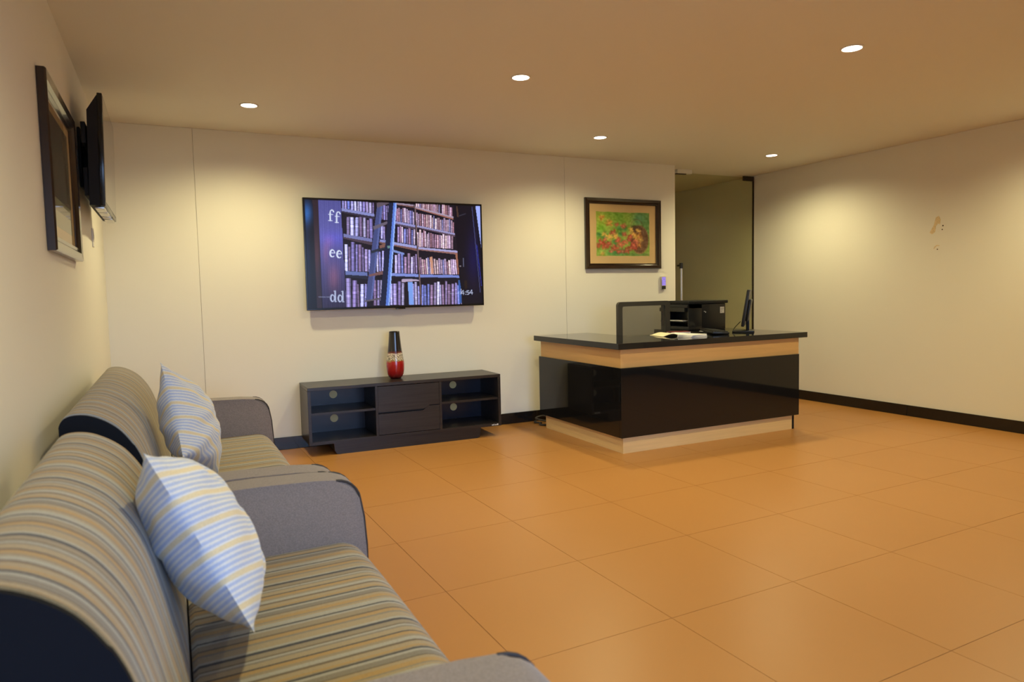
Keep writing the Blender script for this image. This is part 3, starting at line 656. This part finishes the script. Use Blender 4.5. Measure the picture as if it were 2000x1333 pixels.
    shelf(1192, 165, 1550, 258, 14, (160, 140, 150), (150, 96, 80)); shelf(1198, 338, 1562, 412, 16, (148, 140, 172), (90, 70, 80)); shelf(1212, 543, 1590, 575, 18, (160, 152, 184), (136, 94, 84)); shelf(1232, 800, 1605, 802, 24, (112, 124, 178), (24, 24, 36))
    fill([(1180, 150), (1196, 150), (1250, 1080), (1236, 1080)], (58, 46, 52)); fill([(1188, 150), (1196, 150), (1250, 1080), (1243, 1080)], (120, 96, 92))
    fill([(1565, 600), (1585, 600), (1605, 795), (1588, 795)], (150, 96, 74))
    # dark cabinet door on the right
    fill([(1552, 150), (1760, 152), (1825, 1075), (1640, 1075), (1600, 820), (1585, 600)], (14, 12, 24))
    gl = np.exp(-((X-1735)/60)**2-((Y-640)/260)**2)[..., None]; I += gl*np.array((4, 4, 34))
    fill([(1575, 160), (1588, 160), (1600, 260), (1585, 262)], (70, 50, 40)); fill([(1600, 246), (1665, 224), (1667, 232), (1602, 254)], (52, 50, 62))
    fill([(1720, 165), (1728, 165), (1800, 960), (1793, 960)], (58, 60, 96)); fill([(1756, 155), (1800, 155), (1808, 545)], (156, 166, 226)); fill([(1760, 520), (1770, 520), (1812, 900), (1806, 900)], (34, 40, 120))
    fill([(1636, 640), (1642, 640), (1645, 725), (1638, 725)], (92, 92, 110)); fill([(1604, 712), (1618, 712), (1618, 726), (1604, 726)], (120, 110, 110)); fill([(1648, 850), (1672, 850), (1676, 930), (1652, 930)], (34, 24, 22))
    # ladder: back rail, treads, front rail
    fill([(838, 165), (892, 160), (790, 1035), (722, 1055)], (66, 72, 112)); fill([(872, 160), (892, 160), (790, 1035), (772, 1040)], (84, 92, 138))
    for q, c in (([(835, 135), (950, 118), (950, 140), (840, 182)], (92, 78, 84)), ([(800, 355), (945, 300), (945, 325), (808, 388)], (98, 88, 98)), ([(778, 585), (915, 535), (908, 565), (785, 606)], (40, 44, 54)), ([(860, 530), (915, 512), (912, 545), (862, 560)], (120, 82, 70)), ([(755, 805), (895, 765), (888, 800), (762, 822)], (112, 78, 74)), ([(716, 1045), (855, 1018), (852, 1035), (720, 1058)], (88, 80, 84))):
        fill(q, c)
    fill([(950, 122), (1022, 126), (948, 1090), (858, 1092)], (26, 32, 54)); fill([(992, 124), (1022, 126), (948, 1090), (912, 1090)], (86, 116, 186)); fill([(1010, 124), (1022, 126), (948, 1090), (936, 1090)], (146, 172, 232))
    fill([(930, 535), (955, 530), (962, 550), (935, 560)], (96, 130, 120)); fill([(980, 568), (1090, 600), (1088, 616), (978, 590)], (118, 134, 180))
    # lettering
    def ink(d, wd, col, soft=4.0, a=1.0):
        k = (np.clip((wd-d)/soft+0.5, 0, 1)*a)[..., None]; I[:] = I*(1-k)+np.array(col, float)*k
    LC = (206, 208, 214)
    def g_f(x, y, s, c):
        ink(segd(X, Y, (x, y-78*s), (x, y-2)), 7.5*s, c)
        p = None
        for k in range(9):
            a = math.radians(180-20*k*1.05); q = (x+17*s+17*s*math.cos(a), y-82*s-22*s*math.sin(a))
            if p: ink(segd(X, Y, p, q), 5*s, c)
            p = q
        ink(np.hypot(X-(x+33*s), Y-(y-88*s)), 7*s, c)
        ink(segd(X, Y, (x-16*s, y-62*s), (x+26*s, y-60*s)), 3.4*s, c); ink(segd(X, Y, (x-16*s, y-1), (x+18*s, y)), 3.6*s, c)
    def g_e(x, y, s, c):
        p = None
        for k in range(15):
            a = math.radians(8+21.5*k); q = (x+22*s*math.cos(a), y-34*s-33*s*math.sin(a))
            if p: ink(segd(X, Y, p, q), (7.5 if 4 < k < 12 else 4)*s, c)
            p = q
        ink(segd(X, Y, (x-18*s, y-38*s), (x+22*s, y-38*s)), 3.4*s, c)
    def g_d(x, y, s, c):
        p = None
        for k in range(18):
            a = math.radians(21.2*k); q = (x-10*s+17*s*math.cos(a), y-33*s-31*s*math.sin(a))
            if p: ink(segd(X, Y, p, q), (7 if 5 < k < 13 else 4)*s, c)
            p = q
        ink(segd(X, Y, (x+15*s, y-98*s), (x+15*s, y-3)), 7*s, c); ink(segd(X, Y, (x+3*s, y-98*s), (x+15*s, y-100*s)), 3.5*s, c); ink(segd(X, Y, (x+15*s, y-1), (x+27*s, y-2)), 3.5*s, c)
    g_f(402, 305, 0.95, LC); g_f(462, 322, 0.95, LC)
    g_e(420, 642, 0.98, LC); g_e(484, 650, 0.98, LC)
    LD = (168, 172, 190); g_d(428, 1058, 1.0, LD); g_d(498, 1060, 1.0, LD)
    for x0, x1 in ((290, 300), (304, 318), (322, 338), (342, 352), (362, 378), (382, 398)): ink(segd(X, Y, (x0, 1014), (x1, 1016)), 4.5, (120, 122, 140), 5, 0.7)
    # clock
    CC = (196, 200, 214)
    def four(x, y):
        ink(segd(X, Y, (x+20, y-40), (x, y-12)), 2.6, CC); ink(segd(X, Y, (x, y-12), (x+30, y-14)), 2.6, CC); ink(segd(X, Y, (x+21, y-40), (x+23, y)), 2.6, CC)
    four(1616, 984); four(1696, 980)
    ink(np.hypot(X-1658, Y-958), 4, CC); ink(np.hypot(X-1659, Y-980), 4, CC)
    pts = [(1690, 946), (1672, 947), (1670, 962), (1682, 959), (1691, 968), (1687, 980), (1671, 981)]
    for a, b2 in zip(pts, pts[1:]): ink(segd(X, Y, a, b2), 2.6, CC)
    ink(segd(X, Y, (1606, 948), (1608, 985)), 2.2, CC, 4, 0.55)
    for x0, x1 in ((1512, 1524), (1530, 1546), (1566, 1582)): ink(segd(X, Y, (x0, 974), (x1, 974)), 3.5, CC, 5, 0.4)
    I *= (0.96+0.08*nz)*np.array((1.05, 1.08, 1.16))
    # thin black border of the panel
    e = np.minimum(np.minimum(u*1.45, (1-u)*1.45), np.minimum(v*0.83, (1-v)*0.83)); I *= np.clip((e-0.004)/0.006, 0, 1)[..., None]
    return I
print_sheet('screen', library_picture(), tvx1-tvx0-0.014, tvz1-tvz0-0.016, M['screen_on'], tv, (0, -0.0315, (tvz1-tvz0)/2))

# ------------------------------------------------------------------ framed flower painting
def mitred_frame(bm, x0, x1, z0, z1, prof):
    """prof: list of (inset, y); closed moulding around a rectangle, in local xz"""
    rings = [[bm.verts.new(p) for p in ((x0+i, y, z0+i), (x1-i, y, z0+i), (x1-i, y, z1-i), (x0+i, y, z1-i))] for i, y in prof]
    for a, c in zip(rings, rings[1:]+rings[:1]):
        for k in range(4): bm.faces.new((a[k], a[(k+1) % 4], c[(k+1) % 4], c[k]))
def flowers(nx=150, ny=106):
    rng = np.random.RandomState(11)
    u, v = np.meshgrid(np.linspace(0, 1, nx), np.linspace(0, 1, ny)); I = np.zeros((ny, nx, 3))
    X = 285+u*405; Y = 395+v*330           # layout in the same units as measured
    def smooth(n, s):
        c = rng.rand(n, n); yy = v*(n-1); xx = u*(n-1); y0 = np.minimum(yy.astype(int), n-2); x0 = np.minimum(xx.astype(int), n-2); fy = yy-y0; fx = xx-x0
        fy = fy*fy*(3-2*fy); fx = fx*fx*(3-2*fx)
        return (c[y0, x0]*(1-fx)+c[y0, x0+1]*fx)*(1-fy)+(c[y0+1, x0]*(1-fx)+c[y0+1, x0+1]*fx)*fy
    n1, n2, n3 = smooth(6, 1), smooth(14, 1), smooth(34, 1)
    I[:] = np.array((140, 176, 66)); I += ((n1-0.5)*50+(n2-0.5)*44)[..., None]*np.array((1.0, 0.6, 0.5))
    def blob(cx, cy, sx, sy, col, a=0.9, pw=2, mod=None):
        k = np.exp(-(np.abs((X-cx)/sx)**pw+np.abs((Y-cy)/sy)**pw))*a
        if mod is not None: k = k*np.clip(mod*1.8-0.2, 0, 1)
        k = k[..., None]; I[:] = I*(1-k)+np.array(col, float)*k
    blob(620, 440, 70, 60, (70, 140, 108), .9, 2); blob(660, 520, 50, 120, (96, 150, 84), .8); blob(320, 450, 50, 60, (196, 204, 84), .9); blob(460, 440, 60, 50, (110, 170, 56), .8); blob(320, 520, 40, 40, (120, 190, 50), .8)
    blob(520, 430, 40, 40, (150, 184, 70), .7); blob(430, 700, 90, 26, (60, 150, 84), .9); blob(600, 712, 80, 14, (84, 134, 70), .8); blob(330, 690, 40, 30, (168, 200, 90), .7)
    # basket
    d = np.hypot((X-612)/72, (Y-600)/110); k = (np.clip((1.0-d)*9, 0, 1)*0.92)[..., None]; I[:] = I*(1-k)+np.array((112, 66, 46), float)*k
    I += (np.where(d < 1, 14*np.sin(np.arctan2(Y-600, X-612)*34), 0))[..., None]
    k = (np.clip(1-np.abs(d-0.97)/0.05, 0, 1)*0.7)[..., None]; I[:] = I*(1-k)+np.array((176, 120, 76), float)*k
    blob(585, 515, 34, 22, (78, 46, 38), .95, 4)
    hd_ = np.abs(np.hypot((X-590)/44, (Y-500)/52)-1); k = (np.clip(1-hd_/0.09, 0, 1)*(Y < 520)*0.7)[..., None]; I[:] = I*(1-k)+np.array((120, 84, 50), float)*k
    # leaves
    for cx, cy in ((305, 565), (350, 555), (415, 610), (425, 640), (470, 560), (500, 520), (460, 515), (345, 585), (480, 620), (430, 570)): blob(cx, cy, rng.uniform(14, 22), rng.uniform(12, 20), (52, 132, 74), .85, 2)
    # blossoms
    def flower(cx, cy, s, col, mid):
        for k_ in range(11):
            a = k_*math.pi*2/11+rng.rand()*0.6; L = s*rng.uniform(0.6, 1.25); ex, ey = cx+L*math.cos(a), cy+L*0.9*math.sin(a)
            kk = (np.clip((s*0.20-segd(X, Y, (cx+rng.randn()*2, cy+rng.randn()*2), (ex, ey)))/3+0.5, 0, 1)*rng.uniform(0.5, 0.9))[..., None]
            I[:] = I*(1-kk)+(np.array(col, float)*rng.uniform(0.8, 1.2)+rng.uniform(-14, 20))*kk
        blob(cx, cy, s*0.22, s*0.22, mid, .6)
    red, pk, yl, org = (184, 66, 52), (206, 96, 76), (222, 178, 84), (212, 140, 64)
    for cx, cy, s, c in ((320, 625, 26, red), (352, 650, 28, red), (350, 600, 16, pk), (420, 665, 26, red), (465, 640, 26, pk), (515, 680, 26, red), (495, 560, 18, red), (410, 550, 24, red), (385, 585, 26, yl), (425, 575, 26, yl), (345, 560, 18, yl), (380, 480, 26, org), (325, 440, 22, org), (440, 490, 16, pk), (490, 500, 22, pk), (530, 600, 22, red), (560, 560, 26, yl), (545, 520, 20, yl), (600, 570, 28, org), (590, 610, 30, pk), (575, 650, 28, red), (620, 600, 20, yl), (600, 530, 18, yl), (480, 690, 20, (150, 74, 58)), (330, 705, 16, yl), (560, 640, 20, pk), (440, 610, 16, pk), (300, 650, 18, red), (380, 630, 20, red), (450, 600, 18, red), (500, 620, 20, pk), (545, 660, 20, red), (540, 575, 18, red), (395, 690, 16, pk), (450, 690, 18, red), (610, 640, 20, org), (585, 580, 22, yl)):
        flower(cx, cy, s, c, (240, 206, 150))
    I += ((n3-0.5)*46)[..., None]
    for cx in (655, 664, 672): blob(cx, 712, 3, 6, (90, 80, 60), .7)
    for _ in range(2):
        J = np.pad(I, ((1, 1), (1, 1), (0, 0)), mode='edge'); I = (J[:-2, 1:-1]+J[2:, 1:-1]+J[1:-1, :-2]+J[1:-1, 2:]+2*J[1:-1, 1:-1])/6
    e = np.minimum(np.minimum(u, 1-u)*1.4, np.minimum(v, 1-v))+(n2-0.5)*0.02; k = np.clip(e/0.012, 0, 1)[..., None]
    return I*k+np.array((206, 176, 128))*(1-k)
def picture(name, label, loc, rz, w, h, fw):
    p = thing(name, label, 'picture', loc, rz)
    b = bmesh.new(); mitred_frame(b, -w/2, w/2, 0, h, [(0, 0.0), (0, -0.024), (0.004, -0.030), (fw*0.55, -0.027), (fw*0.72, -0.017), (fw*0.9, -0.019), (fw, -0.010), (fw, 0.0)]); obj('frame', b, M['frame'], p, local=True)
    bx('mat_board', (-w/2+fw-0.004, w/2-fw+0.004, -0.006, -0.001, fw-0.004, h-fw+0.004), M['mat'], p, local=True)
    bx('glass', (-w/2+fw-0.003, w/2-fw+0.003, -0.0098, -0.0088, fw-0.003, h-fw+0.003), M['picglass'], p, local=True)
    return p
pc = picture('framed_painting', 'brown framed painting of red and yellow flowers spilling from a basket', (3.825, YB-0.002, 1.337), 0, 0.846, 0.645, 0.052)
print_sheet('painting', flowers(), 0.602, 0.408, M['painting'], pc, (-0.001, -0.0065, 0.322))
pl2 = picture('framed_picture', 'dark framed brown picture on the left wall in front of the swivel screen', (XL+0.002, 3.325, 1.325), math.radians(90), 0.83, 0.632, 0.062)
M['brownprint'] = mat('brown_print', (0.085, 0.050, 0.025), 0.6, noise=((6, 6, 6), 0.35, 4))
M['paleprint'] = mat('pale_green_print', (0.36, 0.36, 0.24), 0.7)
bx('pale_print', (-0.27, 0.27, -0.0072, -0.0062, 0.105, 0.53), M['paleprint'], pl2, local=True)
bx('brown_print', (-0.27, 0.27, -0.0080, -0.0073, 0.215, 0.53), M['brownprint'], pl2, local=True)

# ------------------------------------------------------------------ keypad and wall socket
kp = thing('keypad', 'small wall keypad with glowing violet keys beside the glass door', 'keypad', (4.279, YB-0.001, 1.136))
bx('casing', (4.252, 4.306, YB-0.022, YB-0.001, 1.137, 1.262), M['steel'], kp, bev=0.003)
bx('reader', (4.257, 4.302, YB-0.0245, YB-0.0225, 1.141, 1.171), M['black'], kp, bev=0.0008, seg=1)
for r in range(4):
    for c in range(3): bx('key', (4.2585+c*0.0150, 4.2585+c*0.0150+0.0125, YB-0.0245, YB-0.0222, 1.177+r*0.0205, 1.177+r*0.0205+0.0175), M['key_light'], kp)
ws = thing('wall_socket', 'small pale blank wall plate under the swivel screen on the left wall', 'wall plate', (XL, 4.622, 1.45))
bx('plate', (XL, XL+0.007, 4.585, 4.66, 1.452, 1.555), M['white'], ws, bev=0.002); bx('cover_strip', (XL+0.0072, XL+0.009, 4.60, 4.645, 1.48, 1.53), M['wall'], ws)

# ------------------------------------------------------------------ swivel screen on the left wall
st = thing('swivel_screen', 'black switched-off wall screen on a bracket in the left corner', 'television', (-0.25, 4.28, 1.60))
def trot(b): b.transform(Matrix.Rotation(math.radians(1.4), 4, 'Y')); return b
# local: screen faces +x, width along y
b = bmesh.new(); box(b, -0.022, 0.0, -0.385, 0.385, 0.0, 0.535, 0.003); obj('housing', trot(b), M['bezel'], st, smooth=True, local=True)
b = bmesh.new(); prism(b, [(-0.0225, 0.002), (-0.0225, 0.525), (-0.066, 0.45), (-0.066, 0.002)], 'y', -0.383, 0.383); obj('rear_shell', trot(b), M['blackmatte'], st, local=True)
b = bmesh.new(); box(b, 0.0002, 0.0012, -0.374, 0.374, 0.022, 0.524); obj('screen', trot(b), M['offscreen'], st, local=True)
b = bmesh.new()
for y0, y1 in ((-0.36, -0.20), (-0.17, 0.0), (0.05, 0.10), (0.16, 0.34)): box(b, -0.046, -0.006, y0, y1, -0.012, -0.0005, 0.002)
obj('speaker_strip', trot(b), M['steel'], st, smooth=True, local=True)
b = bmesh.new(); box(b, -0.121, -0.108, -0.14, 0.14, 0.12, 0.42, 0.003); obj('wall_plate', b, M['blackmatte'], st, smooth=True, local=True)
b = bmesh.new(); box(b, -0.109, -0.066, -0.05, 0.05, 0.20, 0.34, 0.004); box(b, -0.086, -0.066, -0.36, 0.15, 0.05, 0.185, 0.003); box(b, -0.086, -0.066, -0.36, 0.15, 0.3, 0.40, 0.003); obj('bracket_arm', b, M['blackmatte'], st, smooth=True, local=True)

# ------------------------------------------------------------------ sofas
def soft(name, bm, m, parent, sub=0, label=None):
    o = obj(name, bm, m, parent, smooth=True, local=True, label=label)
    return o
BACK = [(-0.300, 0.14), (-0.300, 0.770), (-0.290, 0.794), (-0.268, 0.806), (-0.235, 0.806), (-0.205, 0.797), (-0.172, 0.778), (-0.142, 0.752), (-0.115, 0.715), (-0.094, 0.675), (-0.078, 0.63), (-0.062, 0.57), (-0.046, 0.50), (-0.030, 0.43), (-0.018, 0.36), (-0.014, 0.30), (-0.014, 0.14)]
def spline2(P, n=4):
    Q = [P[0]]+P+[P[-1]]; out = []
    for i in range(1, len(Q)-2):
        a, b_, c, d = (Vector(q) for q in Q[i-1:i+3])
        for k in range(n):
            t = k/n; v = 0.5*((2*b_)+(c-a)*t+(2*a-5*b_+4*c-d)*t*t+(3*b_-a-3*c+d)*t**3); out.append((v.x, v.y))
    return out+[P[-1]]
BACK = [BACK[0]]+spline2(BACK[1:-1])+[BACK[-1]]
def sofa(name, label, xoff, yo0, yo1, yb0, yb1, group):
    AT = 0.12; yc = (yo0+yo1)/2
    s = thing(name, label, 'sofa', (xoff, yc, 0), 0, group)
    a, c = yo0-yc, yo1-yc; b0, b1 = yb0-yc, yb1-yc
    # back: slightly crowned across its length, sheared ends
    def back_mesh(grow, y0, y1, n):
        b = bmesh.new(); rows = []
        for i in range(n+1):
            y = y0+(y1-y0)*i/n; e = min(1, min(i, n-i)/1.5+0.0); 
            rows.append([b.verts.new((x*(1) + (grow if x > -0.299 else 0)*(1 if z > 0.2 else 0)*0.5, y, z+(grow if z > 0.7 else 0))) for x, z in BACK])
        for p, q in zip(rows, rows[1:]):
            for k in range(len(BACK)-1): b.faces.new((p[k], p[k+1], q[k+1], q[k]))
            b.faces.new((p[-1], p[0], q[0], q[-1]))
        b.faces.new(rows[0]); b.faces.new(rows[-1][::-1]); return b
    soft('backrest', back_mesh(0.0, b0+0.012, b1-0.012, 24), M['stripe'], s)
    for y0, y1 in ((b0, b0+0.0115), (b1-0.0115, b1)): soft('backrest_side', back_mesh(-0.004, y0, y1, 1), M['navy'], s, label='dark navy side of the backrest')
    # seat cushion with a rounded nose
    pr_ = [(-0.012, 0.15), (-0.012, 0.352), (0.0, 0.361)]
    for k in range(9):
        an = math.radians(90-90*k/8); pr_.append((0.425+0.085*math.cos(an), 0.290+0.078*math.sin(an)))
    pr_ += [(0.512, 0.25), (0.505, 0.19), (0.49, 0.165), (0.46, 0.15)]
    b = bmesh.new(); n = 30; rows = []; y0, y1 = a+AT+0.002, c-AT-0.002
    for i in range(n+1):
        tt = i/n; y = y0+(y1-y0)*tt; cr = 0.012*(1-(2*tt-1)**4)-0.010
        rows.append([b.verts.new((x, y, z+(cr if z > 0.27 else 0))) for x, z in pr_])
    for p, q in zip(rows, rows[1:]):
        for k in range(len(pr_)-1): b.faces.new((p[k], p[k+1], q[k+1], q[k]))
        b.faces.new((p[-1], p[0], q[0], q[-1]))
    b.faces.new(rows[0]); b.faces.new(rows[-1][::-1]); soft('seat_cushion', b, M['stripe'], s)
    b = bmesh.new(); box(b, -0.29, 0.475, y0, y1, 0.06, 0.139, 0.006); soft('seat_base', b, M['linen'], s)
    # arms
    ap = [(-0.30, 0.05), (-0.30, 0.555), (-0.28, 0.572), (0.20, 0.572), (0.36, 0.567), (0.43, 0.560)]
    for k in range(1, 7):
        an = math.radians(90-14*k); ap.append((0.43+0.075*math.cos(an), 0.485+0.075*math.sin(an)))
    ap += [(0.515, 0.43), (0.521, 0.335), (0.521, 0.05)]
    for y0_, y1_ in ((a, a+AT), (c-AT, c)):
        b = bmesh.new(); R = 0.03; sec = []
        prism(b, ap, 'y', y0_, y1_)
        ed = [e for e in b.edges if abs(e.verts[0].co.y-e.verts[1].co.y) < 1e-6]
        bmesh.ops.bevel(b, geom=ed, offset=0.022, segments=3, affect='EDGES', profile=0.5)
        arm = soft('armrest', b, M['linen'], s)
        for yy in (y0_+0.003, y1_-0.003):
            pts = [(x-0.002, yy, z-0.0015) for x, z in ap[5:]]
            b = bmesh.new(); tube(b, pts, 0.0042, 6); o = obj('piping', b, M['piping'], arm, smooth=True, local=True)
    for x in (-0.24, 0.42):
        for y in (a+0.08, c-0.08):
            b = bmesh.new(); cyl(b, (x, y, 0), (x, y, 0.055), 0.02, 0.026, 14); obj('foot', b, M['black'], s, smooth=True, local=True)
    return s
sofa('striped_sofa', 'nearer striped sofa with navy back ends, the one in the bottom left foreground', 0.018, 0.87, 2.312, 1.0, 2.10, 'striped sofas along the left wall')
sofa('striped_sofa', 'farther striped sofa with navy back ends, in the corner beside the console', -0.012, 2.33, 4.335, 2.42, 4.09, 'striped sofas along the left wall')

# ------------------------------------------------------------------ cushions
def cushion(label, A, B, C, thick, seed):
    """A-B is the edge facing the photographer, B-C the bottom edge; stripes vary along A-B"""
    A, B, C = Vector(A), Vector(B), Vector(C); e1 = (A-B); e2 = (C-B); s1, s2 = e1.length, e2.length
    yv = e1.normalized(); xv = (e2-yv*e2.dot(yv)).normalized(); zv = xv.cross(yv)
    ctr = B+e1/2+e2/2
    n = 36; rng = random.Random(seed); b = bmesh.new(); G = {}
    ph = [rng.uniform(0, 6.28) for _ in range(8)]
    for side in (1, -1):
        for i in range(n+1):
            for j in range(n+1):
                p, q = 2*i/n-1, 2*j/n-1
                if side == -1 and (abs(p) > 0.999 or abs(q) > 0.999): G[side, i, j] = G[1, i, j]; continue
                x = p*(1-0.10*(1-q*q)*abs(p)**2)*s2/2; y = q*(1-0.10*(1-p*p)*abs(q)**2)*s1/2
                env = (max(0, 1-p*p)*max(0, 1-q*q))
                h = thick/2*max(0, 1-p*p)**0.80*max(0, 1-q*q)**0.50
                # folds running in from the seams and corners
                ang = math.atan2(q, p); rr = math.hypot(p, q)
                h += 0.006*math.sin(9*ang+ph[0])*min(1, rr)*env**0.3+0.004*math.sin(14*p+6*q+ph[1 if side > 0 else 2])*env**0.3*abs(q)**2+0.003*math.sin(11*q-7*p+ph[3])*env**0.3
                if abs(p) > 0.999 or abs(q) > 0.999: h = 0
                G[side, i, j] = b.verts.new((x, y, side*h))
    for side in (1, -1):
        for i in range(n):
            for j in range(n):
                f = (G[side, i, j], G[side, i+1, j], G[side, i+1, j+1], G[side, i, j+1])
                try: b.faces.new(f if side > 0 else f[::-1])
                except ValueError: pass
    root = thing('throw_cushion', label, 'cushion', ctr, 0, 'striped throw cushions')
    root.rotation_mode = 'QUATERNION'; root.rotation_quaternion = Matrix((xv, yv, zv)).transposed().to_quaternion()
    me_ = obj('cover', b, M['cushion'], root, smooth=False, local=True); me_.data.polygons.foreach_set('use_smooth', [True]*len(me_.data.polygons)); me_.data.set_sharp_from_angle(angle=math.radians(62))
    return root
cushion('pale blue striped cushion leaning on the nearer sofa', (-0.062, 1.53, 0.848), (0.119, 1.435, 0.478), (0.147, 1.845, 0.378), 0.195, 3)
cushion('cream and blue striped cushion standing on the farther sofa', (-0.042, 2.985, 0.906), (0.017, 2.774, 0.571), (0.144, 3.104, 0.385), 0.20, 9)
